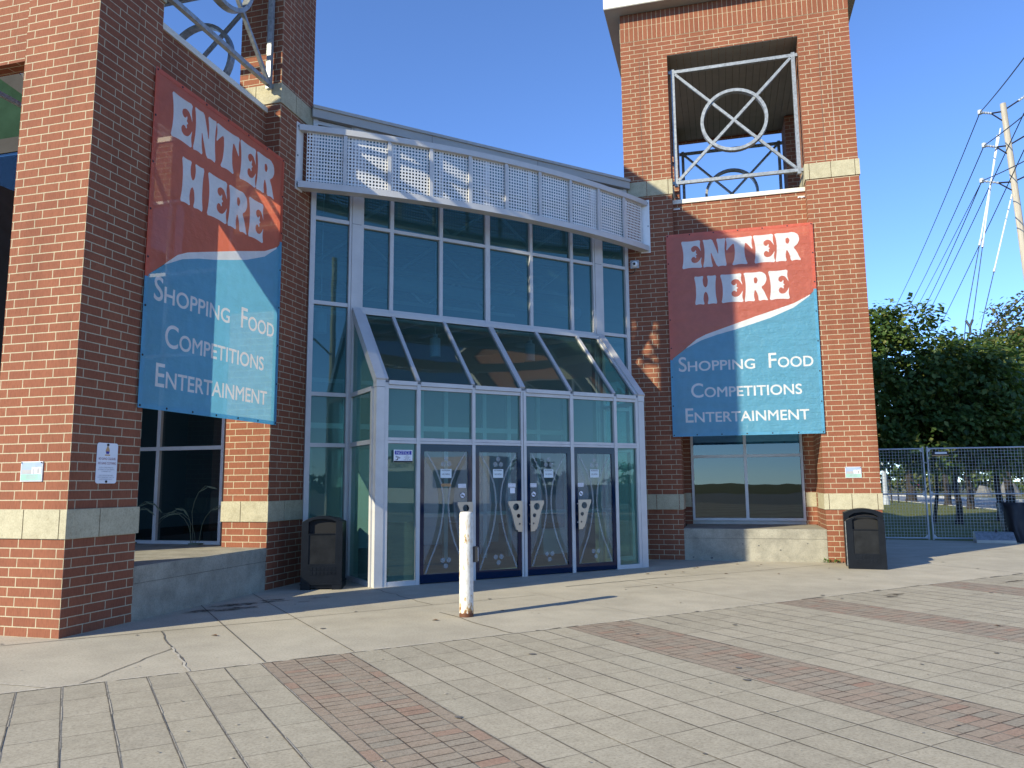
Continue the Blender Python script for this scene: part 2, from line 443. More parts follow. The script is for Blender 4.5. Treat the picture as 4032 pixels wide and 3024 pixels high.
# ------------------------------------------------------------------ camera, light, sky
P_CAM = Vector((6.5992, -16.0601, 1.5228))
def set_camera():
    cd = bpy.data.cameras.new('camera'); co = bpy.data.objects.new('camera', cd); COL.objects.link(co)
    pitch, roll, yaw = .1297, -.0080, .2657
    cz, sz = math.cos(yaw), math.sin(yaw)
    f0 = Vector((-sz, cz, 0)); r0 = Vector((cz, sz, 0)); u0 = Vector((0,0,1))
    fw = f0*math.cos(pitch)+u0*math.sin(pitch); up = -f0*math.sin(pitch)+u0*math.cos(pitch)
    rt = r0*math.cos(roll)+up*math.sin(roll); up2 = -r0*math.sin(roll)+up*math.cos(roll)
    co.matrix_world = Matrix(((rt.x, up2.x, -fw.x, P_CAM.x), (rt.y, up2.y, -fw.y, P_CAM.y), (rt.z, up2.z, -fw.z, P_CAM.z), (0,0,0,1)))
    cd.sensor_width = 36.; cd.lens = 36*3033.3/4032; cd.clip_end = 4000.; cd.clip_start = .05
    SC.camera = co
    return rt, up2, fw
RT_, UP_, FW_ = set_camera()
def ray_px(u, v): return FW_+RT_*((u-2016)/3033.3)-UP_*((v-1512)/3033.3)
def at(u, v, D):
    r = ray_px(u, v); return P_CAM+r*(D/math.hypot(r.x, r.y))

SUN_AZ, SUN_EL = 36.45, 26.4
sd = bpy.data.lights.new('sun', 'SUN'); sd.energy = 4.7; sd.angle = R(.53); sd.color = (1., .925, .69)
so = bpy.data.objects.new('sun', sd); COL.objects.link(so)
dv = Vector((math.sin(R(SUN_AZ))*math.cos(R(SUN_EL)), math.cos(R(SUN_AZ))*math.cos(R(SUN_EL)), -math.sin(R(SUN_EL))))
so.rotation_euler = dv.to_track_quat('-Z', 'Y').to_euler(); so.location = (-30, -40, 40)
w = bpy.data.worlds.new('World'); SC.world = w; w.use_nodes = True
wn = w.node_tree; bg = wn.nodes['Background']
sky = wn.nodes.new('ShaderNodeTexSky'); sky.sky_type = 'NISHITA'; sky.sun_disc = False
sky.sun_elevation = R(SUN_EL); sky.sun_rotation = R(180+SUN_AZ); sky.air_density = .8; sky.dust_density = 0.; sky.ozone_density = 2.5; sky.altitude = 1500
skm = mix(wn, 1., sky.outputs[0], (.84,1.04,1.32), 'MULTIPLY')
wn.links.new(skm, bg.inputs[0]); bg.inputs[1].default_value = .15
SC.view_settings.view_transform = 'Standard'; SC.view_settings.look = 'None'; SC.view_settings.exposure = .70; SC.view_settings.gamma = 1.
SC.render.engine = 'CYCLES'
SC.cycles.max_bounces = 10; SC.cycles.transparent_max_bounces = 24; SC.cycles.glossy_bounces = 4; SC.cycles.use_denoising = True
SC.cycles.sample_clamp_indirect = 6.; SC.cycles.caustics_reflective = False; SC.cycles.caustics_refractive = False

# ------------------------------------------------------------------ ground
M0 = Vector((2.39, -2.39, 0))
def E(u, n, z=0.): return Vector((M0.x+S2*(u+n), M0.y+S2*(u-n), z))     # entrance frame: u along the glass, n outwards
NB = 5.53
def ground():
    g = MB(); s = 1500
    g.face([(-s,-s,-.16), (s,-s,-.16), (s,s,-.16), (-s,s,-.16)], 'field'); tag(g.build('ground'), kind='structure')
    # paved forecourt of small concrete slabs with red brick bands
    p = MB()
    def strip(u0, u1, n0, n1, m, rot=False):
        P = [(u0,n1), (u1,n1), (u1,n0), (u0,n0)]
        p.face([E(u, n) for u, n in P], m, [(u-u0, n-NB) for u, n in P])
    n1 = 30.
    u = -4.755-3.185*8
    while u < 13:
        a = u-.4
        strip(a, a+.1, NB, n1, 'paver_red_edge'); strip(a+.1, a+.7, NB, n1, 'paver_red'); strip(a+.7, a+.8, NB, n1, 'paver_red_edge')
        strip(a+.8, a+.8+2.385, NB, n1, 'paver_grey'); u += 3.185
    # worn column joints: ragged dark gaps with sand along one side, and grit
    rj = random.Random(77)
    u = -4.755-3.185*2
    while u < 8:
        for k in range(0, 9):
            c = u+.4+k*2.385/8
            if c > 9: break
            dark = .007 if c < -4.5 else .0045
            n = NB
            while n < 17:
                l = rj.uniform(.2,.6); w0 = dark*rj.uniform(.4,1.4); w1 = rj.uniform(.001,.005 if c < -4 else .010)
                p.face([E(c-w0,n+l,.003), E(c,n+l,.003), E(c,n,.003), E(c-w0,n,.003)], 'joint_dark')
                if rj.random() < .75: p.face([E(c,n+l,.004), E(c+w1,n+l*.9,.004), E(c+w1*rj.uniform(.5,1.2),n,.004), E(c,n,.004)], 'joint_sand')
                n += l
        u += 3.185
    for k in range(420):
        a, b = rj.uniform(-9,8), rj.uniform(1.6,13); r_ = rj.uniform(.005,.013)
        if b < 3 and abs(a) < 2.8: continue
        p.face([E(a-r_,b,.006), E(a,b+r_,.009), E(a+r_*1.3,b,.006), E(a,b-r_*.8,.007)][::-1], rj.choice(['joint_sand','joint_sand','dead_leaf','gum']))
    tag(p.build('plaza_paving'), kind='structure')
    q = MB(); q.face([E(-60,n1,-.02), E(-60,140,-.02), E(120,140,-.02), E(120,n1,-.02)][::1], 'asphalt')
    q.face([E(14.8,12,-.02), E(14.8,n1,-.02), E(70,n1,-.02), E(70,12,-.02)], 'asphalt')
    for k in range(-6, 30):
        q.face([E(k*2.7,44,-.014), E(k*2.7,49,-.014), E(k*2.7+.1,49,-.014), E(k*2.7+.1,44,-.014)], 'white_paint')
    tag(q.build('car_park'), kind='structure')
    # concrete apron along the building
    c = MB()
    uu = [-30, -5.745, -5.11, -4.31, -1.35, 1.12, 2.52, 4.4, 6.9, 30]
    c.face([E(-30, NB), E(14.6, NB), (17.2,6.0,0), (12.4,6.35,0), (10,6.8,0), (9.2,6.8,0), (-14,6.8,0), (-30,-4,0)], 'pavement_concrete')
    def line(pts, w, m, z=.004):
        for a, b in zip(pts[:-1], pts[1:]):
            a, b = Vector(a), Vector(b); d = (b-a).normalized(); t = Vector((-d.y, d.x, 0))*w/2
            c.face([a-t+Vector((0,0,z)), b-t+Vector((0,0,z)), b+t+Vector((0,0,z)), a+t+Vector((0,0,z))], m)
    def jag(u0, n0, u1, n1, k, amp, w, m, z=.004):
        pts = []
        for i in range(k+1):
            t = i/k; j = amp if 0 < i < k else 0
            pts.append(E(u0+(u1-u0)*t+random.uniform(-j,j), n0+(n1-n0)*t+random.uniform(-j,j)))
        line(pts, w, m, z)
    line([E(-5.11,1.7), E(-5.11,NB)], .012, 'joint_dark'); line([E(-4.31,.9), E(-4.31,NB)], .010, 'joint_dark')
    jag(-5.745,3.42,-5.73,NB,14,.018,.014,'joint_dark'); jag(-5.74,4.4,-5.73,NB,9,.02,.022,'joint_sand',.0045)
    jag(-5.75,4.45,-6.55,NB,10,.02,.011,'joint_dark'); jag(-7.5,4.7,-6.7,NB,8,.012,.028,'joint_sand')
    line([E(-7.6,3.41), E(-4.31,3.41)], .014, 'joint_dark'); line([E(-4.31,3.36), E(-1.0,3.30)], .010, 'joint_dark')
    jag(-2.66,1.42,-2.55,3.3,10,.03,.012,'joint_dark'); jag(-2.72,3.9,-2.62,NB,10,.025,.016,'joint_dark')
    line([E(-2.62,3.85), E(-1.0,4.75)], .010, 'joint_sand'); jag(-.15,2.78,1.7,2.70,16,.012,.022,'joint_dark'); jag(1.7,2.7,3.4,2.86,8,.012,.013,'joint_dark')
    jag(.5,3.35,2.6,3.3,12,.012,.012,'joint_dark'); line([E(-.9,2.8), E(-.75,NB)], .010, 'joint_sand'); line([E(1.12,2.75), E(1.12,NB)], .018, 'joint_sand')
    line([E(2.5,1.75), E(2.5,2.75)], .03, 'joint_sand'); line([E(4.35,1.1), E(4.35,2.9)], .016, 'joint_sand'); line([E(7.2,1.6), E(7.15,NB)], .022, 'joint_sand')
    line([E(3.4,2.86), E(12,2.8)], .011, 'joint_dark'); line([E(9.6,-.5), E(9.6,NB)], .012, 'joint_dark')
    line([(9.9,3.9,0), (12.6,5.3,0)], .012, 'joint_dark')
    # ragged mortar along the paving edge
    x = -12.
    while x < 14:
        l = random.uniform(.1,.5); wdt = random.uniform(.012,.04)
        c.face([E(x,NB+wdt*.2,.0046), E(x+l,NB+wdt*.3,.0046), E(x+l*.9,NB-wdt,.0046), E(x+.05,NB-wdt*.7,.0046)][::-1], random.choice(['joint_sand','joint_sand','joint_dark']))
        x += l*random.uniform(.8,1.2)
    tag(c.build('pavement'), kind='structure')
    # gum spots and stains on both surfaces
    sp = MB()
    for k in range(90):
        u = random.uniform(-9,9); n = random.uniform(1.8,12.5); r = random.uniform(.012,.035)
        if n < 3 and abs(u) < 2.8 : continue
        z = .006
        sp.face([E(u+r*math.cos(t)*random.uniform(.8,1.2), n+r*math.sin(t)*random.uniform(.7,1.2), z) for t in [i*math.pi/4 for i in range(8)]], 'gum')
    def blot(u, n, ru, rn, m, k=14):
        sp.face([E(u+ru*math.cos(t)*random.uniform(.65,1.25), n+rn*math.sin(t)*random.uniform(.6,1.25), .0055) for t in [i*2*math.pi/k for i in range(k)]], m)
    for (u, n, ru, rn) in ((-4.6,1.9,.55,.10), (-4.75,2.0,.3,.06), (-4.2,1.75,.2,.07), (-3.6,1.9,.16,.04), (-3.9,2.15,.1,.03), (-4.9,2.25,.5,.12), (3.1,5.9,.25,.07), (2.9,6.0,.12,.05), (5.9,6.0,.3,.05), (9.9,.2,.35,.2)): blot(u, n, ru, rn, 'stain')
    o = sp.build('gum_spots'); tag(o, 'dark trodden gum spots dotted over the paving', 'gum spots', kind='stuff')
    # lawn, road, kerb, far verge
    l = MB(); l.face([(6,6.8,-.03), (10,6.8,-.03), (12.4,6.35,-.03), (17.2,6.0,-.03), (22.5,6.0,-.03), (21,30,-.05), (20.3,53,-.05), (19,110,-.05), (6,110,-.05)], 'lawn')
    tag(l.build('lawn'), kind='structure')
    rd = MB(); rd.face([(22.9,-20,-.14), (30.5,-20,-.14), (30.2,40,-.14), (29.2,54,-.14), (27.6,66,-.14), (25.6,85,-.14), (23,108,-.14), (18.8,110,-.14), (20.3,53,-.14), (21.1,28,-.14)], 'road_asphalt')
    tag(rd.build('road'), kind='structure')
    kb = MB()
    for a, b in (((22.9,5.4),(21,30)), ((21,30),(20.3,53)), ((20.3,53),(19,110))):
        kb.bar((a[0],a[1],-.09), (b[0],b[1],-.09), .2, .14, 'kerb_concrete')
    for a, b in (((30.5,-20),(30.2,40)), ((30.2,40),(29.2,54)), ((29.2,54),(27.6,66)), ((27.6,66),(25.6,85)), ((25.6,85),(23,108))):
        kb.bar((a[0]+.3,a[1],-.07), (b[0]+.3,b[1],-.07), .9, .16, 'kerb_concrete')
    tag(kb.build('kerb'), kind='structure')
ground()

# ------------------------------------------------------------------ brick towers
W = 4.68
TT = (W, W)
def tower(label, ox, oy, dxs, dys, pil, rf, west, cut=None):
    t = thing('brick_tower', label, 'tower', (ox, oy, 0))
    uvf = uv_wall(0, 0, dxs, dys)
    b = MB(uvf)
    for (x0, x1, y0, y1) in pil:
        if cut and y0 == 0 and x0 > 1:
            b.box(x0, x1, y0, cut, -.1, 10.76, 'brick', 'tb'); b.box(x1-.3, x1, cut, y1, -.1, 10.76, 'brick', 'tb')
        else: b.box(x0, x1, y0, y1, -.1, 10.76, 'brick', 'tb')
    r = .26; th = .3
    # recessed infill panels between pillars
    def infill(z0, z1):
        b.box(1., pil[1][0], rf, rf+(th if west else .2), z0 if west else 6.46, z1, 'brick')      # front
        b.box(pil[2][1], pil[3][0], W-r-th, W-r, z0, z1, 'brick')                               # back
        if west: b.box(r, r+th, pil[0][3], pil[2][2], z0, z1, 'brick')                                   # left side
        b.box(W-r-th, W-r, pil[1][3], pil[3][2], z0, z1, 'brick')                               # right side
    infill(6.4, 7.47)
    # ring beam on top
    b.box(0, W, 0, .5, 10.76, 11.2, 'brick'); b.box(0, W, W-.14, W, 10.76, 11.85, 'brick')
    b.box(0, .14, .5, W-.14, 10.76, 11.85, 'brick'); b.box(W-.14, W, .5, W-.14, 10.76, 11.85, 'brick')
    b.box(0, W, .012, .5, 11.85, 11.86, 'brick'); b.build('wall', t)
    s = MB(lambda p, n: ((p.x if abs(n.y) > abs(n.x) else p.y), p.z-11.2))
    s.box(-.006, W+.006, -.006, .5, 11.2, 11.525, 'brick_soldier'); s.box(0, W, 0, .5, 11.525, 11.85, 'brick_soldier')
    s.build('soldier_course', t)
    # limestone bands
    st = None
    def blocks(a0, a1, fixed, axis, sgn, z0, z1):
        nonlocal st
        L = a1-a0; cuts = [a0] + ([a0+.42*L] if L > .6 else []) + [a1]
        if L > .9: cuts = [a0, a0+.09, a0+.5, a1-.09, a1] if axis == 'x' else [a0, a0+.45, a1-.12, a1]
        for i in range(len(cuts)-1):
            p0 = cuts[i]+(.006 if i else 0); p1 = cuts[i+1]-(.006 if i < len(cuts)-2 else 0)
            lo, hi = (fixed-.02, fixed+.06) if sgn < 0 else (fixed-.06, fixed+.02)
            if axis == 'x': st.box(p0, p1, lo, hi, z0, z1, 'limestone')
            else: st.box(lo, hi, p0, p1, z0, z1, 'limestone')
    for z0, z1 in ((1.0, 1.3), (7.62, 7.95)):
        for (x0, x1, y0, y1) in pil:
            st = MB()
            blocks(x0-.02, x1+.02, y0, 'x', -1, z0, z1); blocks((x1-.3 if cut and y0 == 0 and x0 > 1 else x0-.02), x1+.02, y1, 'x', 1, z0, z1)
            if not (cut and y0 == 0 and x0 > 1): blocks(y0+.061, y1-.061, x0, 'y', -1, z0, z1)
            blocks(y0+.061, y1-.061, x1, 'y', 1, z0, z1)
            bevel(st.build('stone_band', t), .004, 1)
    # control joints on the upper pillars
    for x in (.40, .61, W-.61, W-.40):
        cj = MB()
        cj.box(x-.004, x+.004, -.0025, .01, 7.96, 10.75, 'joint_dark' if x in (.40, W-.61) else 'joint_sand')
        cj.build('control_joint', t); cj = MB()
        cj.box(W-.01, W+.0025, x-.004, x+.004, 7.96, 10.75, 'joint_dark')
        cj.build('control_joint', t)
    # sill caps
    sl = MB()
    for args in ((1., pil[1][0], rf-.03, rf+th+.03), (pil[2][1], pil[3][0], W-r-th-.03, W-r+.03)):
        sl.box(args[0]+.002, args[1]-.002, args[2], args[3], 7.472, 7.56, 'sill_metal'); sl.build('sill', t); sl = MB()
    for args in (((r-.03, r+th+.03, pil[0][3], pil[2][2]),) if west else ())+((W-r-th-.03, W-r+.03, pil[1][3], pil[3][2]),):
        sl.box(args[0], args[1], args[2]+.002, args[3]-.002, 7.472, 7.56, 'sill_metal'); sl.build('sill', t); sl = MB()
    # ceiling of slats, roof with overhang
    ce = MB()
    x = .145
    while x < W-.28:
        ce.box(x, x+.143, .505, W-.145, 10.80, 10.83, 'deck_slat'); ce.box(x, x+.143, .01, .50, 10.752, 10.758, 'deck_slat'); x += .15
    ce.box(.145, W-.145, .505, W-.145, 10.835, 10.86, 'black_void'); ce.build('ceiling', t)
    ro = MB(); o = .31
    ro.box(-o, W+o, -o, W+o, 11.862, 11.88, 'soffit_beige', 't'); ro.box(-o-.005, W+o+.005, -o-.005, W+o+.005, 11.88, 12.1, 'fascia_cream', 't')
    ro.face([(-o,-o,12.1), (W+o,-o,12.1), (W/2,W/2,12.9)], 'aluminium_roof'); ro.face([(W+o,-o,12.1), (W+o,W+o,12.1), (W/2,W/2,12.9)], 'aluminium_roof')
    ro.face([(W+o,W+o,12.1), (-o,W+o,12.1), (W/2,W/2,12.9)], 'aluminium_roof'); ro.face([(-o,W+o,12.1), (-o,-o,12.1), (W/2,W/2,12.9)], 'aluminium_roof')
    ro.build('roof', t)
    # galvanised cross-and-ring frames in the four openings
    def xframe(a0, a1, T):
        f = MB(); z0, z1, w = 7.9, 10.42, .074
        rg = MB()
        a0 += .1; a1 -= .1; c = (a0+a1)/2; zc = (z0+z1)/2
        def bb(p, q, ww=w):
            d = Vector((q[0]-p[0], 0, q[1]-p[1]))
            f.bar(T(p[0], p[1]), T(q[0], q[1]), ww, ww, 'galvanised', up=T.up)
        bb((a0, z0-.08), (a0, z1+.06)); bb((a1, z0-.08), (a1, z1+.06))
        bb((a0-.09, z1), (a1+.09, z1), .069); bb((a0-.09, z0), (a1+.09, z0), .069)
        bb((a0+.05, z0+.05), (a1-.05, z1-.05), .058); bb((a0+.05, z1-.05), (a1-.05, z0+.05), .055)
        n = 40; ro_, ri = .69, .625
        for k in range(n):
            A, B = 2*math.pi*k/n, 2*math.pi*(k+1)/n
            q = lambda rr, th, dd: T(c+rr*math.cos(th), zc+rr*math.sin(th), dd)
            for rr, (d0, d1) in ((ro_, (-.06,.06)), (ri, (.06,-.06))):
                rg.face([q(rr,A,d0), q(rr,B,d0), q(rr,B,d1), q(rr,A,d1)], 'galvanised')
            rg.face([q(ri,A,-.06), q(ri,B,-.06), q(ro_,B,-.06), q(ro_,A,-.06)], 'galvanised')
            rg.face([q(ro_,A,.06), q(ro_,B,.06), q(ri,B,.06), q(ri,A,.06)], 'galvanised')
        fo = f.build('cross_frame', t); rg.build('ring', fo)
    class TX:
        def __init__(s, y): s.y = y; s.up = (0,1,0)
        def __call__(s, a, z, d=0): return (a, s.y+d, z)
    class TY:
        def __init__(s, x): s.x = x; s.up = (1,0,0)
        def __call__(s, a, z, d=0): return (s.x+d, a, z)
    xframe(1., pil[1][0], TX(.16)); xframe(pil[2][1], pil[3][0], TX(W-.16))
    xframe(pil[0][3], pil[2][2], TY(.16)); xframe(pil[1][3], pil[3][2], TY(W-.16))
    return t
# pillars in order: front-left, front-right, back-left, back-right
LTW = tower('brick tower nearer the camera, its banner side in shade', -W, -9.46, W, .1,
      [(0,1,0,1), (W-1.02,W,0,1), (0,1,W-1,W), (W-.77,W,W-1,W)], .03, False, .8)
RTW = tower('brick tower with its open top and banner facing the plaza, past the glass entrance', 4.78, 0, 0, .1,
      [(0,1,0,.77), (W-1,W,0,1), (0,1,W-1,W), (W-1,W,W-1,W)], .26, True)

# concrete ledges in the tower bays
def ledges():
    l = MB()
    l.box(5.782, 8.455, .0, 1.84, -.1, .43, 'ledge_concrete'); l.box(5.782, 8.455, -.004, 1.84, .436, .62, 'ledge_concrete')
    l.box(5.784, 8.453, .004, .9, .43, .436, 'joint_dark')
    for (x, z, r_) in ((5.95,.06,.02), (6.3,.05,.03), (6.9,.33,.015), (7.2,.3,.02), (7.6,.22,.02), (8.1,.35,.015)):
        l.face([(x+r_*math.cos(t), -.0025, z+r_*math.sin(t)*.8) for t in [i*math.pi/3 for i in range(6)]], 'gum')
    o = l.build('concrete_ledge'); tag(o, 'low concrete ledge under the tower window, half in sun', 'ledge', 'concrete ledges in the tower bays')
    bevel(o, .012, 2)
    l = MB()
    l.box(-3.6, .0, -8.458, -5.785, -.1, .42, 'ledge_concrete'); l.box(-3.6, .004, -8.458, -5.785, .426, .62, 'ledge_concrete'); l.box(-3.5, -.004, -8.45, -5.8, .42, .426, 'joint_dark')
    l.box(-3.6, -.72, -5.785, -5.3, -.1, .62, 'ledge_concrete'); l.box(-3.65, -1.05, -9.44, -8.458, -.1, .62, 'ledge_concrete')
    o = l.build('concrete_ledge'); tag(o, 'low concrete ledge in the bay of the nearer tower, beside the bin', 'ledge', 'concrete ledges in the tower bays')
    bevel(o, .012, 2)
ledges()

# porch windows behind the ledges
def porch_window(label, x0, x1, y, z0, z1, mull, rails):
    t = thing('porch_window', label, 'window', (x0, y, z0)); f = MB(); g = MB(); w_ = x1-x0; h = z1-z0; fw = .052
    f.box(0, fw, -.06, .06, 0, h, 'aluminium'); f.box(w_-fw, w_, -.06, .06, 0, h, 'aluminium')
    f.box(fw, w_-fw, -.06, .06, 0, fw, 'aluminium'); f.box(fw, w_-fw, -.06, .06, h-fw, h, 'aluminium')
    for m in mull: f.box(m-x0-.032, m-x0+.032, -.055, .055, fw, h-fw, 'aluminium')
    xs = [x0+fw]+list(sum(((m-.032, m+.032) for m in mull), ()))+[x1-fw]
    for rz in rails:
        for i in range(0, len(xs), 2): f.box(xs[i]-x0, xs[i+1]-x0, -.05, .05, rz-z0-.03, rz-z0+.03, 'aluminium')
    f.build('frame', t)
    g.face([(fw,0,fw), (w_-fw,0,fw), (w_-fw,0,h-fw), (fw,0,h-fw)], 'glass_porch'); g.build('pane', t)
porch_window('two-by-several pane window under the sunlit banner of the far tower', 5.90, 8.27, 1.85, .70, 6.4, [7.07], [2.11, 3.6, 5.1])
porch_window('dark window deep in the bay of the nearer tower', -3.6, -1.1, -5.3, .62, 6.4, [-2.35], [2.15, 3.7, 5.1])
def jambs():
    b = MB(uv_wall(0, 0, 0, 0))
    b.box(5.70, 5.90, 1.82, 2.1, .62, 6.4, 'brick'); b.box(8.27, 8.50, 1.82, 2.1, .62, 6.4, 'brick'); b.box(5.90, 8.27, 1.83, 2.1, .621, .70, 'kerb_concrete')
    b.box(5.40, 5.70, .772, 2.1, -.1, 6.4, 'brick'); b.box(8.50, 8.9, 1.002, 2.1, -.1, 6.4, 'brick')
    b.box(-1.1, -.7, -5.28, -5.0, -.1, 6.4, 'brick')
    b.box(-4.6, -4.3, -8.44, -5.8, -.1, 6.3, 'interior_dark')  # dark panel added across the west side to keep sun off the window
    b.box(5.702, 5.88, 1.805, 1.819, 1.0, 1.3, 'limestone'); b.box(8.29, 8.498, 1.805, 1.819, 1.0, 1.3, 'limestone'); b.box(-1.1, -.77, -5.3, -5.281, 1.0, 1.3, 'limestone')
    # room behind the far window, its dimness painted as dark walls
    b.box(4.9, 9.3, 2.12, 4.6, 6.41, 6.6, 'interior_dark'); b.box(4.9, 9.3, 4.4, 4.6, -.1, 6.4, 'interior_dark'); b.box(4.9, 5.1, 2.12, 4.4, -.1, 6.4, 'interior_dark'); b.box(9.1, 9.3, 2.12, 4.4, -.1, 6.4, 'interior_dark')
    b.box(5.1, 9.1, 2.12, 4.4, .5, .6, 'interior_floor')
    tag(b.build('bay_wall'), 'brick jambs and back walls closing in the tower bays around the windows', 'wall')
jambs()

def dry_stalks():
    for k, (x, y, lab) in enumerate(((-2.75,-5.42,'pale dried stalks standing inside the dark bay, left of the window mullion'), (-1.5,-5.42,'pale dried stalks drooping inside the dark bay, beside the far pier'))):
        rr = random.Random(30+k); m = MB()
        for i in range(5):
            p = Vector((rr.uniform(-.08,.08), rr.uniform(-.03,.03), 0)); d = Vector((rr.uniform(-.25,.25), rr.uniform(-.06,.04), 1)).normalized(); L_ = rr.uniform(.6,1.0)
            for j in range(6):
                q = p+d*L_/6; m.tube(p, q, .004, 'straw', n=5, caps=False); p = q
                d = (d+Vector((rr.uniform(-.05,.3)*(1 if i % 2 else -1), 0, -.2*j*.6))).normalized()
                if j > 2: m.face([p, p+d*.16+Vector((.01,0,-.03)), p+d*.24+Vector((0,0,-.07)), p+d*.10+Vector((-.01,0,-.04))], 'straw')
        m.box(-.1, .1, -.05, .05, -.008, .012, 'straw')
        o = m.build('dried_stalks'); o.location = (x, y, .63); tag(o, lab, 'dried plant', 'dried stalks in the bay')
dry_stalks()

# ------------------------------------------------------------------ entrance hall: curtain wall
EM = (M0.x, M0.y, 0); ERZ = R(45)
def entrance_hall():
    t = thing('entrance_hall', 'glass entrance hall between the two brick towers, blue tinted panes', 'building', EM, ERZ)
    f = MB(); A = 'aluminium'
    def fb(u0, u1, n0, n1, z0, z1, m=A): f.box(u0, u1, -n1, -n0, z0, z1, m)
    for s in (-1, 1):
        a = sorted((s*3.30, s*3.385)); fb(a[0], a[1], -.06, .06, 0, 7.8)
        for z in (.0, 2.19, 3.035, 4.585, 6.05, 7.75):
            c = sorted((s*2.712, s*3.30)); fb(c[0], c[1], -.05, .05, z-.03 if z else 0, z+.035 if z else .07)
        for u in (1.93, .97): fb(s*u-.034, s*u+.034, -.06, .06, 4.51, 7.8)
    fb(-.05, .05, -.06, .06, 4.51, 7.8)
    xs = [-2.455, -1.964, -1.896, -1.004, -.936, -.05, .05, .936, 1.004, 1.896, 1.964, 2.455]
    for i in range(0, 12, 2):
        for z0, z1 in ((4.51, 4.585), (6.0, 6.06), (7.72, 7.8)): fb(xs[i], xs[i+1], -.05, .055, z0, z1)
    f.build('frame', t)
    for s in (-1, 1):
        p = MB(); a = sorted((s*2.50, s*2.665)); p.box(a[0], a[1], -.075, .1, 0, 7.8, A)
        for e in (2.455, 2.667):
            c = sorted((s*e, s*(e+.043))); p.box(c[0], c[1], -.062, .06, 0, 7.8, A)
        p.box(a[0]-.0, a[1]+.0, -.0765, -.07, 6.035, 6.041, 'gasket')
        p.build('post', t)
    g = MB()
    def pane(u0, u1, z0, z1): g.face([(u0,.0,z0), (u1,.0,z0), (u1,.0,z1), (u0,.0,z1)], 'glass_upper')
    zr = [0, 2.19, 3.035, 4.585, 6.05, 7.78]
    for s in (-1, 1):
        c = sorted((s*2.712, s*3.30))
        for z0, z1 in zip(zr[:-1], zr[1:]):
            g.face([(c[0],.0,z0), (c[1],.0,z0), (c[1],.0,z1), (c[0],.0,z1)], 'glass_upper' if z0 > 3 else 'glass_vestibule')
    for i in range(0, 12, 2):
        pane(xs[i], xs[i+1], 4.55, 6.03); pane(xs[i], xs[i+1], 6.03, 7.76)
    g.build('glazing', t)
    r = MB(); r.box(-3.42, 3.42, -.14, .12, 7.80, 7.99, 'aluminium_roof')
    for u in (-1.2, 1.1): r.box(u-.003, u+.003, -.1415, -.13, 7.805, 7.985, 'gasket')
    r.box(-3.42, 3.42, -.17, .14, 7.95, 8.005, 'aluminium_roof')
    r.build('roof_fascia', t)
    h = MB()
    iM = Matrix.Rotation(-R(45), 4, 'Z') @ Matrix.Translation(-M0); h.M = iM
    # hall walls and roof (world coordinates)
    for z, m in ((7.9,'interior_wall'), (7.98,'aluminium_roof')):
        h.face([(.0,-4.78,z), (4.78,.0,z), (4.78,14,z), (-14,14,z), (-14,-4.78,z)], m)
    h.face([(4.78,0,-.05), (4.78,4.7,-.05), (4.78,4.7,7.98), (4.78,0,7.98)], 'interior_wall'); h.face([(4.78,4.7,-.05), (4.78,14,-.05), (4.78,14,.5), (4.78,4.7,.5)], 'interior_wall'); h.face([(4.78,4.7,7.5), (4.78,14,7.5), (4.78,14,7.98), (4.78,4.7,7.98)], 'interior_wall')  # unseen stretch of side wall left open to let daylight into the hall
    h.face([(-14,14,-.05), (4.78,14,-.05), (4.78,14,7.98), (-14,14,7.98)], 'interior_wall')
    h.face([(-14,-4.78,-.05), (-14,14,-.05), (-14,14,7.98), (-14,-4.78,7.98)], 'interior_wall')
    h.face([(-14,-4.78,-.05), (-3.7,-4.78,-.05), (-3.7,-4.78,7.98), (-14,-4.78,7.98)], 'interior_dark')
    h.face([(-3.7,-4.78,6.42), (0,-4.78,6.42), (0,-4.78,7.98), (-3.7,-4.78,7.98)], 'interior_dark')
    h.face([(.0,-4.78,.008), (4.78,.0,.008), (4.78,14,.008), (-14,14,.008), (-14,-4.78,.008)], 'interior_floor')
    h.build('hall_shell', t)
    # roof deck ribs, trusses, ducts, inner door screen seen through the glass
    d = MB()
    for k in range(26):
        n = -.6-k*.42; d.box(-6, 6, -n, -n+.17, 7.76, 7.88, 'interior_wall')
    d.build('roof_deck', t)
    tr = MB()
    for n in (-1.6, -4.6, -7.6):
        tr.tube((-5,-n,7.5), (5,-n,7.5), .06, 'interior_white'); tr.tube((-5,-n,6.7), (5,-n,6.7), .05, 'interior_white')
        for k in range(10):
            x = -5+k; tr.tube((x,-n,6.7 if k % 2 else 7.5), (x+1,-n,7.5 if k % 2 else 6.7), .035, 'interior_white')
    tr.tube((-4,2.4,5.9), (5,4.2,6.1), .16, 'interior_white', n=14); tr.tube((-5,1.0,5.6), (-1.5,6.5,6.9), .12, 'interior_white', n=14)
    tr.tube((-5,1.2,4.75), (5,1.6,4.75), .05, 'interior_white')
    tr.build('truss', t)
    sc = MB(); y = 1.9
    sc.box(-3.1, 3.1, y, y+.08, 2.62, 2.72, 'interior_white'); sc.box(-3.1, 3.1, y, y+.08, 3.5, 3.58, 'interior_white')
    for u in (-3.0, -2.1, -1.35, -.5, .05, .95, 1.55, 2.3, 3.0): sc.box(u-.045, u+.045, y-.001, y+.081, 0.01, 3.5, 'interior_white')
    for u, wd in ((-2.6,.6), (-1.0,.5), (.5,.55), (1.9,.5)): sc.box(u-wd/2, u+wd/2, y+1.6, y+1.7, 0.2, 2.3, 'interior_wall')
    sc.box(1.7, 2.5, y-1.1, y-.85, .12, .62, 'interior_white')
    sc.build('inner_screen', t)
    return t
HALL = entrance_hall()
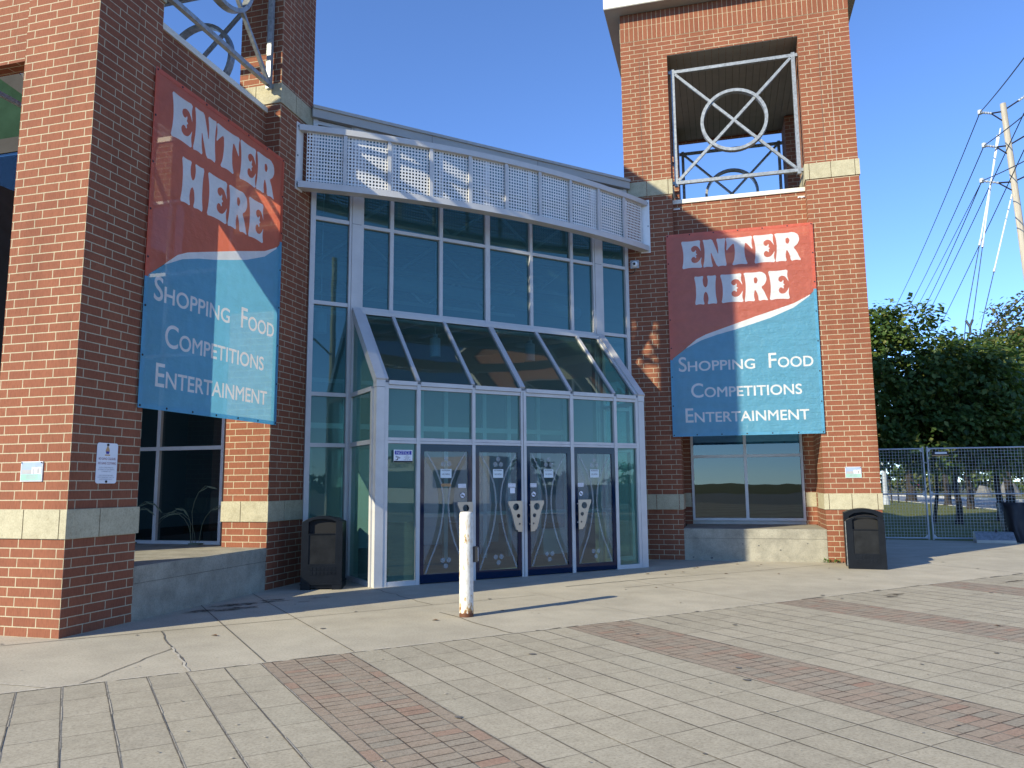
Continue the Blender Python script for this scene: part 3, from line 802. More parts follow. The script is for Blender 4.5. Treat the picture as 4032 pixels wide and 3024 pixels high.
for (px, D) in (((1713,1305), 15.6), ((2087,1330), 17.2), ((1240,1260), 15.5)):
    pass
def pendants():
    for (px, py, nn_, lab) in ((1713,1405,-.25,'white cylinder lamp hanging behind the sloped glass, left of centre'), (2087,1422,-.25,'white cylinder lamp hanging behind the sloped glass, right of centre'), (1262,1312,-.35,'white cylinder lamp half seen through the narrow side pane by the nearer tower')):
        r = ray_px(px, py); N_ = Vector((S2,-S2,0)); p = P_CAM+r*((nn_-(P_CAM-M0).dot(N_))/r.dot(N_))
        t = thing('pendant_lamp', lab, 'lamp', p, 0, 'pendant lamps in the hall')
        s = MB(); s.lathe((0,0,0), [(.0,.01), (.09,0), (.098,.0), (.098,.34), (.045,.36), (.045,.42), (0,.42)], 'interior_white', 18); s.build('lamp_shade', t, smooth=False)
        top = 7.5-p.z
        c = MB(); c.tube((0,0,.42), (0,0,top), .012, 'interior_white', n=6); c.build('cord', t)
pendants()

# ------------------------------------------------------------------ vestibule
NV = 1.33
def door_children(t, u0, u1, hinge_left, label_extra=None):
    """door leaf between u0 and u1 in the entrance frame; hinge_left -> handle on the right"""
    y = -NV
    A = MB(); w0 = .072
    A.box(u0+.006, u0+w0, y-.0, y+.045, .012, 2.165, 'door_blue'); A.box(u1-w0, u1-.006, y-.0, y+.045, .012, 2.165, 'door_blue')
    A.box(u0+w0, u1-w0, y+.001, y+.045, 2.055, 2.165, 'door_blue'); A.box(u0+w0, u1-w0, y+.001, y+.045, .012, .145, 'door_blue')
    d = A.build('door', t); bevel(d, .003, 1)
    g = MB(); g.face([(u0+w0,y+.02,.145), (u1-w0,y+.02,.145), (u1-w0,y+.02,2.055), (u0+w0,y+.02,2.055)], 'glass_door'); g.build('pane', d)
    # etched hourglass
    e = MB(); c = (u0+u1)/2; hw = (u1-u0)/2-w0
    prof = [(.16,.36), (.35,.285), (.6,.175), (.8,.115), (1.0,.075), (1.2,.055), (1.4,.07), (1.55,.1), (1.75,.18), (1.9,.27), (2.04,.36)]
    yy = y+.016
    for (za, xa), (zb, xb) in zip(prof[:-1], prof[1:]):
        for s in (-1, 1):
            q = lambda x, z: (c+s*x, yy, z)
            lim = lambda x: min(x, hw)
            f1 = [q(lim(xa+.075),za), q(hw,za), q(hw,zb), q(lim(xb+.075),zb)]
            l1 = [q(lim(xa+.03),za), q(lim(xa+.05),za), q(lim(xb+.05),zb), q(lim(xb+.03),zb)]
            l0 = [q(lim(xa-.03),za), q(lim(xa),za), q(lim(xb),zb), q(lim(xb-.03),zb)]
            for F, m in ((f1,'etched_film'), (l0,'etched_line'), ):
                e.face(F if s > 0 else F[::-1], m)
    for (dx, z) in ((0,1.945), (-.053,1.857), (.053,1.857), (-.053,.346), (.053,.346), (0,.255)):
        e.face([(c+dx+.04*math.cos(i*math.pi/10), yy, z+.04*math.sin(i*math.pi/10)) for i in range(20)], 'etched_line')
    e.build('etched_pattern', d)
    # push bar behind the pane
    b = MB(); b.box(u0+w0, u1-w0, y+.05, y+.09, 1.02, 1.085, 'interior_white'); b.build('push_bar', d)
    # bronze pull plate with three holes
    s = 1 if hinge_left else -1
    e0 = (u1-.028) if hinge_left else (u0+.028)
    out_ = [(.0,1.25), (-.268,1.25), (-.268,1.205), (-.235,1.14), (-.195,1.03), (-.16,.90), (-.13,.81), (-.115,.775), (-.09,.77), (-.085,.745), (0,.74)]
    circ = lambda cx, cz, r: [(cx+r*math.cos(i*math.pi/12), cz+r*math.sin(i*math.pi/12)) for i in range(24)]
    me = fill2d([out_, circ(-.122,1.152,.058), circ(-.075,1.005,.034), circ(-.055,.872,.017)], .004)
    h = MB(); 
    for p in me.polygons:
        h.face([(e0+s*me.vertices[i].co.x, y-.075+me.vertices[i].co.z, me.vertices[i].co.y) for i in p.vertices], 'handle_bronze')
    bpy.data.meshes.remove(me)
    lip = [(-.268,1.25), (-.268,1.205), (-.235,1.14), (-.195,1.03), (-.16,.90), (-.13,.81), (-.115,.775)]
    for (xa, za), (xb, zb) in zip(lip[:-1], lip[1:]):
        h.face([(e0+s*xa,y-.079,za), (e0+s*xb,y-.079,zb), (e0+s*xb,y-.045,zb), (e0+s*xa,y-.045,za)], 'aluminium')
    for z in (1.18, .86): h.tube((e0-s*.03,y-.0,z), (e0-s*.03,y-.073,z), .012, 'aluminium')
    h.build('handle', d, weld=True)
    # stickers
    def sticker(name, x0, x1, z0, z1, m, lines, fill=None):
        q = MB(); q.face([(x0,y+.012,z0), (x1,y+.012,z0), (x1,y+.012,z1), (x0,y+.012,z1)], m)
        for (txt, z, hh, mm, ww) in lines: put_text(q, txt, (x0+x1)/2, z, hh, mm, y+.010, w=ww*(x1-x0))
        q.build(name, d)
    xs = u0+.46 if False else c
    sticker('no_smoking_notice', c-.1, c+.095, 1.635, 1.778, 'sign_paper', [('NO SMOKING',1.745,.024,'ink_black',.78), ('NO VAPING',1.682,.024,'ink_black',.68)])
    pe = e0-s*.13
    px0, px1 = (u1-.245, u1-.105) if hinge_left else (u0+.072, u0+.205)
    sticker('pet_notice', px0, px1, 1.474, 1.54, 'white_sign', [('NO PETS',1.512,.017,'ink_grey',.8), ('ALLOWED',1.482,.017,'ink_grey',.86)])
    if not (u0 > -.95 and u0 < -.5):
        cx = u1-.165 if hinge_left else u0+.145
        q = MB(); q.face([(cx+.052*math.cos(i*math.pi/10), y+.0125, 1.356+.052*math.sin(i*math.pi/10)) for i in range(20)], 'ink_black')
        q.face([(cx+.044*math.cos(i*math.pi/10), y+.011, 1.356+.044*math.sin(i*math.pi/10)) for i in range(20)], 'white_sign')
        q.face([(cx-.03,y+.0095,1.345), (cx+.03,y+.0095,1.345), (cx+.03,y+.0095,1.356), (cx-.03,y+.0095,1.356)], 'ink_black')
        q.face([(cx-.033,y+.009,1.382), (cx+.028,y+.009,1.322), (cx+.035,y+.009,1.329), (cx-.026,y+.009,1.389)], 'ink_black')
        q.build('no_smoking_badge', d)
    else:
        q = MB(); q.face([(u1-.213,y+.012,1.376), (u1-.118,y+.012,1.376), (u1-.118,y+.012,1.466), (u1-.213,y+.012,1.466)], 'white_sign'); q.build('blank_notice', d)
    if u0 < -1.5:
        sticker('caution_notice', c-.085, c+.085, 1.50, 1.545, 'ink_gold', [('CAUTION',1.512,.022,'ink_black',.86)])
    return d
def vestibule():
    t = thing('entrance_vestibule', 'glazed entrance porch with sloped glass roof and four blue framed doors', 'vestibule', EM, ERZ)
    A = 'aluminium'; y = -NV
    f = MB()
    zE = 3.16; sl0 = (1.30, 3.16); sl1 = (.075, 4.50)      # n,z of the roof slope
    for u, hw in ((-1.93,.031), (-.952,.029), (0,.052), (.995,.034), (1.957,.032)):
        f.box(u-hw, u+hw, y-.012, y+.11, 0, 3.12, A)
    f.box(-.012, -.004, y-.0135, y-.01, .0, 3.1, 'gasket')
    ux = [-2.435, -1.961, -1.899, -.981, -.923, -.052, .052, .961, 1.029, 1.925, 1.989, 2.435]
    for i in range(0, 12, 2):
        a, b = ux[i], ux[i+1]
        f.box(a, b, y-.004, y+.09, 2.172, 2.212, A); f.box(a, b, y+.002, y+.09, 2.216, 2.262, A)
        f.box(a, b, y-.002, y+.09, 3.03, 3.085, A); f.box(a, b, y-.03, y+.09, 3.09, 3.155, A)
        if i in (0, 10): f.box(a, b, y-.002, y+.09, 0, .072, A)
    f.build('frame', t)
    for s in (-1, 1):
        p = MB()
        def pb(u0, u1, n0, n1, z0, z1, m=A):
            a = sorted((s*u0, s*u1)); p.box(a[0], a[1], -n1, -n0, z0, z1, m)
        pb(2.50, 2.635, 1.22, 1.34, 0, 3.045); pb(2.435, 2.497, 1.22, 1.335, 0, 3.12)
        pb(2.585, 2.66, 1.13, 1.217, 0, 3.03); pb(2.495, 2.64, 1.20, 1.345, 3.05, 3.17)
        p.build('post', t)
        # side frame
        q = MB()
        def qb(n0, n1, z0, z1):
            a = sorted((s*2.585, s*2.655)); q.box(a[0], a[1], -n1, -n0, z0, z1, A)
        qb(.08, .135, 0, 4.35); qb(.135, 1.13, 0, .07); qb(.135, 1.13, 2.165, 2.235); qb(.135, 1.13, 3.0, 3.07)
        q.build('side_frame', t)
    ra = MB()
    d = Vector((0, -(sl1[0]-sl0[0]), sl1[1]-sl0[1]))
    for u, w_ in ((-2.467,.06), (-1.93,.06), (-.952,.06), (0,.1), (.995,.066), (1.957,.062), (2.467,.06)):
        ra.bar((u,-sl0[0],sl0[1]), (u,-sl1[0],sl1[1]), w_, .07, A, up=(0,0,1)); ra.build('rafter', t); ra = MB()
    for s in (-1, 1): ra.bar((s*2.575,-sl0[0]-.02,sl0[1]-.03), (s*2.575,-sl1[0],sl1[1]), .15, .13, A, up=(0,0,1)); ra.build('rafter', t); ra = MB()
    ra.box(-2.65, 2.65, -.16, -.066, 4.44, 4.506, A)
    ra.build('top_rail', t)
    g = MB()
    for i in range(0, 12, 2):
        a, b = ux[i], ux[i+1]
        g.face([(a,y+.04,2.26), (b,y+.04,2.26), (b,y+.04,3.03), (a,y+.04,3.03)], 'glass_vestibule')
        if i in (0, 10): g.face([(a,y+.04,.07), (b,y+.04,.07), (b,y+.04,2.17), (a,y+.04,2.17)], 'glass_vestibule')
    g.build('glazing', t)
    rg = MB()
    for i in range(0, 12, 2):
        a, b = ux[i], ux[i+1]
        rg.face([(a,-sl0[0]+.0,sl0[1]), (b,-sl0[0]+.0,sl0[1]), (b,-sl1[0],sl1[1]), (a,-sl1[0],sl1[1])], 'glass_roof')
    rg.build('roof_glazing', t)
    for s in (-1, 1):
        sg = MB()
        for z0, z1 in ((.07,2.165), (2.235,3.0)):
            sg.face([(s*2.62,-.135,z0), (s*2.62,-1.13,z0), (s*2.62,-1.13,z1), (s*2.62,-.135,z1)], 'glass_vestibule')
        sg.face([(s*2.62,-.135,3.07), (s*2.62,-1.28,3.07), (s*2.62,-.135,4.33)], 'glass_vestibule')
        sg.build('side_glazing', t)
    dr = [(-1.899,-.981,True), (-.923,-.052,True), (.052,.961,False), (1.029,1.925,False)]
    for a in dr: door_children(t, *a)
    return t
VEST = vestibule()

def notice_sign():
    t = thing('notice_sign', 'blue and white NOTICE sign with a camera picture on the glass beside the doors', 'sign', E(-2.19, NV+.012, 1.975), ERZ)
    p = MB(); p.box(-.155, .155, -.006, .0, -.097, .097, 'white_sign'); p.build('panel', t)
    h = MB(); h.face([(-.138,-.0075,.022), (.138,-.0075,.022), (.138,-.0075,.082), (-.138,-.0075,.082)], 'ink_blue'); h.build('header', t)
    x = MB(); put_text(x, 'NOTICE', 0, .030, .046, 'white_sign', -.009, w=.225)
    for i, l in enumerate(('VIDEO', 'SURVEILLANCE', 'IN USE ON', 'THESE PREMISES')): put_text(x, l, .065, .0-.021*i, .011, 'ink_black', -.009, w=(.04,.105,.06,.118)[i])
    x.face([(-.12,-.009,.005), (-.045,-.009,-.02), (-.055,-.009,-.042), (-.128,-.009,-.016)][::-1], 'ink_grey')
    x.face([(-.095,-.0095,-.03), (-.08,-.0095,-.035), (-.09,-.0095,-.062), (-.125,-.0095,-.066), (-.125,-.0095,-.056), (-.1,-.0095,-.052)][::-1], 'ink_black')
    x.face([(-.155,-.0092,-.097), (.155,-.0092,-.097), (.155,-.0092,-.074), (-.155,-.0092,-.074)], 'ink_black')
    x.build('lettering', t)
notice_sign()

# ------------------------------------------------------------------ perforated sunscreen over the entrance
def sunscreen():
    t = thing('perforated_sunscreen', 'curved white perforated metal screen above the entrance glass', 'sunscreen', EM, ERZ)
    HU = 3.68
    def nn(u): return .30+.47*(1-(u/HU)**2)
    def P(u, z, d=0.):
        e = 1e-3; tx = Vector((2*e, -(nn(u+e)-nn(u-e)))).normalized()   # tangent in local xy
        return Vector((u - (-tx.y)*0, -nn(u), z)) + Vector((tx.y, -tx.x, 0))*d    # d outwards
    for name, z0, z1, d0, d1 in (('top_rail',7.40,7.50,-.05,.07), ('bottom_rail',6.40,6.51,-.1,.09)):
        r = MB(); n = 26
        for k in range(n):
            a, b = -HU+2*HU*k/n, -HU+2*HU*(k+1)/n
            q = lambda u, z, d: P(u, z, d)
            r.face([q(a,z0,d1), q(b,z0,d1), q(b,z1,d1), q(a,z1,d1)], 'aluminium'); r.face([q(b,z0,d0), q(a,z0,d0), q(a,z1,d0), q(b,z1,d0)], 'aluminium')
            r.face([q(a,z1,d1), q(b,z1,d1), q(b,z1,d0), q(a,z1,d0)], 'aluminium'); r.face([q(a,z0,d0), q(b,z0,d0), q(b,z0,d1), q(a,z0,d1)], 'aluminium')
        r.build(name, t)
    us = [-HU+.12]+[-HU+2*HU*k/10 for k in range(1, 10)]+[HU-.12]
    for u in us[1:-1]:
        po = MB()
        for d0, d1 in ((.012,.05),):
            A = [P(u-.03,0,d0), P(u+.03,0,d0), P(u+.03,0,d1), P(u-.03,0,d1)]
            for i in range(4):
                j = (i+1) % 4; po.face([(A[i].x,A[i].y,6.512), (A[j].x,A[j].y,6.512), (A[j].x,A[j].y,7.398), (A[i].x,A[i].y,7.398)], 'aluminium')
        po.build('upright', t)
    for k in range(10):
        a, b = us[k]+.005, us[k+1]-.005; nc, nr = 13, 15; m = MB(); W_ = b-a; H_ = .885; z0 = 6.513
        pc, pr = W_/nc, H_/nr; hc, hr = .57*pc, .57*pr
        xs = [a]; 
        for i in range(nc): xs += [a+i*pc+(pc-hc)/2, a+i*pc+(pc+hc)/2]
        xs.append(b)
        for i in range(0, len(xs), 2): m.face([P(xs[i],z0), P(xs[i+1],z0), P(xs[i+1],z0+H_), P(xs[i],z0+H_)], 'white_metal')
        zs = [z0]
        for i in range(nr): zs += [z0+i*pr+(pr-hr)/2, z0+i*pr+(pr+hr)/2]
        zs.append(z0+H_)
        for i in range(1, len(xs)-1, 2):
            for j in range(0, len(zs), 2): m.face([P(xs[i],zs[j]), P(xs[i+1],zs[j]), P(xs[i+1],zs[j+1]), P(xs[i],zs[j+1])], 'white_metal')
        m.build('perforated_panel', t)
    iM = Matrix.Rotation(-R(45), 4, 'Z') @ Matrix.Translation(-M0)
    for k in range(2):
        e = MB(); e.M = iM
        if k == 0:
            e.box(.003, .018, -5.30, -5.10, 6.37, 7.53, 'white_metal')
            for z in (6.45,6.95,7.46): e.tube((.018,-5.27,z), (.03,-5.27,z), .016, 'galvanised')
        else:
            e.box(5.10, 5.30, -.018, -.003, 6.37, 7.53, 'white_metal')
            for z in (6.45,6.95,7.46): e.tube((5.265,-.018,z), (5.265,-.03,z), .016, 'galvanised')
        e.build('end_plate', t)
sunscreen()

# ------------------------------------------------------------------ banners
def chaikin(pts, r=.2):
    o = []
    for i in range(len(pts)):
        a, b = pts[i], pts[(i+1) % len(pts)]
        o += [(a[0]+(b[0]-a[0])*r, a[1]+(b[1]-a[1])*r), (a[0]+(b[0]-a[0])*(1-r), a[1]+(b[1]-a[1])*(1-r))]
    return o
GL = {
 'E': [[(0,1),(.3,.98),(.6,.98),(.95,1),(.91,.8),(.97,.58),(.9,.68),(.8,.78),(.64,.81),(.5,.75),(.48,.66),(.56,.59),(.66,.60),(.70,.66),(.73,.61),(.70,.54),(.78,.50),(.70,.46),(.73,.40),(.69,.36),(.64,.41),(.54,.41),(.47,.33),(.5,.24),(.62,.19),(.78,.21),(.9,.3),(.98,.41),(.93,.2),(1,0),(.6,.03),(.3,.03),(.02,0),(.09,.25),(.11,.5),(.08,.75)]],
 'N': [[(.02,1),(.2,.98),(.42,1),(.53,.75),(.67,.40),(.66,.75),(.59,1),(.8,.98),(.99,1),(.93,.7),(.94,.35),(1,0),(.8,.03),(.6,0),(.47,.28),(.35,.56),(.36,.25),(.43,0),(.2,.03),(0,0),(.08,.3),(.1,.6),(.07,.85)]],
 'T': [[(0,1),(.3,.97),(.7,.97),(1,1),(.95,.8),(.99,.5),(.87,.64),(.72,.80),(.68,.5),(.71,.2),(.8,0),(.5,.04),(.2,0),(.3,.2),(.34,.5),(.31,.80),(.14,.66),(.01,.52),(.05,.8)]],
 'R': [[(0,1),(.45,.98),(.75,1),(.93,.9),(.97,.72),(.88,.56),(.72,.47),(.84,.32),(.92,.14),(1,0),(.8,.04),(.6,0),(.58,.22),(.46,.42),(.4,.2),(.45,0),(.2,.03),(0,0),(.07,.3),(.09,.6),(.06,.85)], [(.44,.80),(.54,.82),(.60,.72),(.54,.60),(.45,.62),(.43,.71)]],
 'H': [[(0,1),(.2,.98),(.43,1),(.38,.85),(.41,.66),(.5,.58),(.59,.66),(.62,.85),(.57,1),(.8,.98),(1,1),(.94,.7),(.94,.3),(1,0),(.8,.03),(.56,0),(.62,.18),(.58,.38),(.5,.45),(.42,.38),(.38,.18),(.44,0),(.2,.03),(0,0),(.07,.3),(.07,.7)]],
}
BW, BH = 2.90, 4.25
def banner_meshes():
    let = []; nl = 0
    for ch, x0, x1 in (('E',.30,.72), ('N',.73,1.21), ('T',1.20,1.735), ('E',1.74,2.16), ('R',2.155,2.65)):
        for lp in GL[ch]: let.append([(x0+p[0]*(x1-x0), 3.485+p[1]*.60) for p in chaikin(lp)])
    nl = len(let)
    for ch, x0, x1 in (('H',.54,.99), ('E',1.06,1.51), ('R',1.52,1.985), ('E',2.0,2.40)):
        for lp in GL[ch]: let.append([(x0+p[0]*(x1-x0), 2.705+p[1]*.61) for p in chaikin(lp)])
    small = []; words = []
    def word(big, rest, x0, x1, zb, hb, hs):
        cb = text_mesh(big, 1.); xs = [v.co.x for v in cb.vertices]; a0, a1 = min(xs), max(xs); ys = [v.co.y for v in cb.vertices]
        hc = .70; sb = hb/hc
        wb = (a1-a0)*sb*.92; k0 = len(small)
        for lp in [embolden(q, .008) for q in outline_loops(cb)]: small.append([(x0+(p[0]-a0)*sb*.92, zb+p[1]*sb) for p in lp])
        cr = text_mesh(rest, 1.); xs = [v.co.x for v in cr.vertices]; r0, r1 = min(xs), max(xs); s = hs/hc
        X0 = x0+wb+.03; sx = (x1-X0)/(r1-r0)
        for lp in [embolden(q, .013) for q in outline_loops(cr)]: small.append([(X0+(p[0]-r0)*sx, zb+p[1]*s) for p in lp])
        bpy.data.meshes.remove(cb); bpy.data.meshes.remove(cr); words.append(small[k0:])
    word('S', 'HOPPING', .17, 1.66, 1.335, .30, .20); word('F', 'OOD', 1.93, 2.76, 1.335, .30, .205)
    word('C', 'OMPETITIONS', .40, 2.52, .79, .29, .20); word('E', 'NTERTAINMENT', .27, 2.63, .285, .29, .20)
    low = [(0,1.565),(.31,1.80),(.64,1.965),(.96,2.065),(1.28,2.14),(1.64,2.24),(2.0,2.345),(2.45,2.525),(2.76,2.74),(2.90,2.91)]
    top = [(.36,1.845),(.55,1.995),(.73,2.08),(1.01,2.17),(1.33,2.27),(1.74,2.40),(2.1,2.505),(2.45,2.61),(2.67,2.715),(2.78,2.775)]
    h = .055
    low_i = [(h,1.565+.045)]+low[1:-1]+[(BW-h,2.84)]
    red = [(h,BH-h), (h,1.61), (.36,1.845)]+top[1:]+[(BW-h,2.84), (BW-h,BH-h)]
    blue = [(h,h), (BW-h,h), (BW-h,2.84)]+low[1:-1][::-1]+[(h,1.61)]
    sw = [(.31,1.80)]+[(.36,1.845)]+top[1:]+[(2.76,2.74)]+low[1:-2][::-1][:-1]
    sw = [(.36,1.845)]+top[1:]+low[1:-1][::-1]
    return fill2d([red]+let), fill2d([blue]+small), fill2d([sw]), [fill2d(let[:nl]), fill2d(let[nl:])], [fill2d(x) for x in words], h
def banners():
    red, blue, sw, let, small, h = banner_meshes()
    def wave(x, z): return .010*math.sin(x*2.1+z*.8)+.006*math.sin(z*3.1+x)
    def conv(me, m, name, parent):
        b = MB()
        for p in me.polygons: b.face([(me.vertices[i].co.x, 0, me.vertices[i].co.y) for i in p.vertices], m)
        o = b.build(name, parent); return o
    t = thing('banner', 'ENTER HERE banner on the far tower, partly in full sun', 'banner', (5.63, -.03, 2.46), 0, 'ENTER HERE banners on the towers')
    parts = [conv(red,'banner_red','red_cloth',t), conv(blue,'banner_blue','blue_cloth',t), conv(sw,'banner_white','white_swoosh',t), *[conv(m_,'banner_white','heading_lettering',t) for m_ in let], *[conv(m_,'banner_white','word_lettering',t) for m_ in small]]
    e = MB()
    # hems, doubled cloth a touch proud of the sheet
    def hem(x0, x1, z0, z1, m): e.box(x0, x1, -.004, .002, z0, z1, m)
    hem(0, BW, BH-h, BH, 'banner_red'); hem(0, BW, 0, h, 'banner_blue'); hem(0, h, h, 1.585, 'banner_blue'); hem(0, h, 1.585, BH-h, 'banner_red')
    hem(BW-h, BW, h, 2.88, 'banner_blue'); hem(BW-h, BW, 2.88, BH-h, 'banner_red'); parts.append(e.build('hem', t))
    gr = MB()
    k = 0
    for i in range(8):
        z = .03+i*(BH-.06)/7
        for x in (.028, BW-.028): gr.tube((x,-.008,z), (x,.004,z), .014, 'gasket', n=8)
    for i in range(1, 6):
        for z in (.03, BH-.03): gr.tube((i*BW/6,-.008,z), (i*BW/6,.004,z), .014, 'gasket', n=8)
    parts.append(gr.build('grommet', t))
    t2 = t.copy(); COL.objects.link(t2); t2.location = (.03, -8.575, 2.45); t2.rotation_euler = (0,0,R(90)); t2['label'] = 'ENTER HERE banner stretched across the shaded side of the nearer tower'
    for p in parts:
        c = p.copy(); COL.objects.link(c); c.parent = t2
    for me in (red, blue, sw, *let, *small): bpy.data.meshes.remove(me)
banners()

# ------------------------------------------------------------------ bollard
def bollard():
    b = Vector((3.63, -7.26, 0)); t = thing('bollard', 'rusty white steel bollard standing before the doors', 'bollard', b)
    m = MB(); m.lathe((0,0,0), [(.083,-.05), (.083,1.165), (.079,1.19), (.068,1.203), (.03,1.208), (0,1.209)], 'bollard_paint', 28); m.build('post', t, smooth=True, weld=True)
    x = MB(); d = Vector((S2, S2, 0)); 
    x.M = Matrix.Rotation(R(18), 4, 'Z')
    x.box(.075, .135, -.03, .05, .62, .80, 'gasket'); x.box(.132, .142, -.02, .045, .635, .79, 'white_sign')
    x.build('push_button_box', t)
bollard()

# ------------------------------------------------------------------ litter bins
def arch(w, h, rise, n=10, r=.0):
    hw = w/2; pts = [(-hw,0), (hw,0), (hw,h-rise)]
    for i in range(1, n):
        a = i/n; x = hw-2*hw*a; pts.append((x, h-rise+rise*(1-(x/hw)**2)))
    pts.append((-hw, h-rise)); return pts
def ext_poly(mb, loops, y0, y1, m):
    me = fill2d(loops, abs(y1-y0)/2); c = (y0+y1)/2
    for p in me.polygons: mb.face([(me.vertices[i].co.x, c-me.vertices[i].co.z, me.vertices[i].co.y) for i in p.vertices], m)
    bpy.data.meshes.remove(me)
def bin_front(t, w, h, y, z0, plinth):
    f = MB(); op = [(x*.66, z0+h*.735+(zz)) for x, zz in ((-.5*w,0), (.5*w,0), (.5*w,.17), (.33*w,.20), (0,.215), (-.33*w,.20), (-.5*w,.17))]
    pan = [(-.32*w,z0+.285*h), (.32*w,z0+.285*h), (.32*w,z0+.735*h-.012), (-.32*w,z0+.735*h-.012)]
    outl = [(x, z0+z) for x, z in arch(w, h, .09)]
    ext_poly(f, [outl, op, pan], y, y+.09, 'black_plastic')
    o = f.build('front_shell', t, weld=True); bevel(o, .012, 2, 30)
    p = MB(); p.box(-.325*w, .325*w, y+.014, y+.05, z0+.28*h, z0+.735*h-.006, 'scuffed_plastic'); 
    p.box(-.33*w, .33*w, y+.006, y+.014, z0+.735*h-.018, z0+.735*h, 'black_plastic'); bevel(p.build('door_panel', t), .006, 2)
    v = MB(); v.box(-.33*w, .33*w, y+.055, y+.085, z0+.735*h, z0+h-.06, 'black_void'); v.build('opening_shade', t)  # near-black plate painting the shade inside the bin mouth
    g = MB()
    for i in range(7):
        for j in range(2):
            x = -.285*w+i*.0815*w*1.15; zz = z0+.125*h+j*.066; g.box(x, x+.058*w*1.15, y-.007, y+.004, zz, zz+.047, 'black_plastic')
    bevel(g.build('grip_pattern', t), .004, 1)
def bins():
    t = thing('litter_bin', 'black plastic litter bin against the nearer tower, lid closed', 'litter bin', (.785, -5.545, 0), R(21), 'black litter bins')
    b = MB(); ext_poly(b, [[(x, z+.1) for x, z in arch(.585, .965, .085)]], .08, .56, 'black_plastic'); bevel(b.build('body', t, weld=True), .02, 2, 30)
    bin_front(t, .60, .985, .0, .095, True)
    p = MB(); p.box(-.31, .31, -.008, .57, .075, .1, 'black_plastic')
    for s in (-1, 1): p.box(s*.30, s*.16, .0, .56, 0, .075, 'black_plastic')
    p.box(-.16, .16, .03, .53, .02, .075, 'black_plastic'); bevel(p.build('plinth', t), .01, 2)
    t = thing('litter_bin', 'black litter bin by the sunlit pier with its front hanging open and dropped', 'litter bin', (8.965, -1.11, 0), R(-6), 'black litter bins')
    b = MB(); ext_poly(b, [arch(.66, 1.035, .075)], .72, .92, 'black_plastic'); 
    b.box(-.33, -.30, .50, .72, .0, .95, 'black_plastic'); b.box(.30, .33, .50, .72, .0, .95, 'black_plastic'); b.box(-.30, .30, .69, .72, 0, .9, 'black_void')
    bevel(b.build('body', t, weld=True), .012, 2, 30)
    h = MB(); outl = arch(.66, 1.035, .075); inn = [(x*.72, .80+z) for x, z in ((-.33,0), (.33,0), (.33,.10), (.2,.155), (0,.175), (-.2,.155), (-.33,.10))]
    ext_poly(h, [outl, inn], .44, .50, 'black_plastic'); bevel(h.build('hood', t, weld=True), .01, 2, 30)
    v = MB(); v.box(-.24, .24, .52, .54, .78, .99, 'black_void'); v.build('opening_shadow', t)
    bin_front(t, .625, .935, .0, .0, False)
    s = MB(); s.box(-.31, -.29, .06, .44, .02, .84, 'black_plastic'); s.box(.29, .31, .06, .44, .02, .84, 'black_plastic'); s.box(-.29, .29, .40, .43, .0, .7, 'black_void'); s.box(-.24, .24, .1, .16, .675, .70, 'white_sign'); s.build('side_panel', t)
    k = MB(); k.box(-.322, -.312, .10, .16, .04, .82, 'galvanised')
    for i in range(7): k.tube((-.322,.13,.1+i*.11), (-.328,.13,.1+i*.11), .012, 'gasket', n=8)
    k.build('hinge_strip', t)
bins()

# ------------------------------------------------------------------ signs and small fittings on the walls
def rounded(x0, x1, z0, z1, r, n=5):
    P = []
    for cx, cz, a0 in ((x1-r,z1-r,0), (x0+r,z1-r,90), (x0+r,z0+r,180), (x1-r,z0+r,270)):
        for i in range(n+1): a = R(a0+90*i/n); P.append((cx+r*math.cos(a), cz+r*math.sin(a)))
    return P
def gang_sign():
    t = thing('warning_sign', 'white NO GANG COLOURS sign bolted to the shaded brick of the nearer tower', 'sign', (.004, -9.115, 1.57), R(90))
    p = MB(); ext_poly(p, [rounded(0,.30,0,.445,.03)], -.004, .0, 'white_sign'); p.build('panel', t, weld=True)
    x = MB(); y = -.0052
    put_text(x, 'NO GANG COLOURS', .15, .258, .027, 'ink_maroon', y, w=.245); put_text(x, 'NO GANG CLOTHING', .15, .208, .027, 'ink_maroon', y, w=.255)
    for i, (l, w_) in enumerate((('NOTICE GIVEN UNDER THE',.20), ('AUTHORITY OF THE TRESPASS',.235), ('TO PROPERTY ACT',.14), ('',0), ('JOINT INITIATIVE BETWEEN',.205), ('THIS ESTABLISHMENT AND THE',.235), ('LONDON POLICE SERVICE',.19))):
        if l: put_text(x, l, .145, .168-i*.0215, .0125, 'ink_grey', y, w=w_)
    x.build('lettering', t)
    c = MB(); cx = .15
    c.face([(cx-.025,y,.335), (cx+.025,y,.335), (cx+.03,y,.36), (cx+.015,y,.395), (cx-.015,y,.395), (cx-.03,y,.36)], 'ink_gold')
    c.face([(cx-.02,y-.001,.325), (cx+.02,y-.001,.325), (cx+.024,y-.001,.352), (cx-.024,y-.001,.352)], 'ink_blue')
    c.face([(cx-.04,y,.305), (cx+.04,y,.305), (cx+.035,y,.318), (cx-.035,y,.318)], 'ink_gold'); c.face([(cx-.012,y-.0005,.39), (cx+.012,y-.0005,.39), (cx+.01,y-.0005,.41), (cx-.01,y-.0005,.41)], 'ink_gold')
    c.build('crest', t)
    b = MB()
    for z in (.02, .425): b.tube((.15,-.003,z), (.15,-.012,z), .014, 'gasket')
    b.build('bolt', t)
gang_sign()
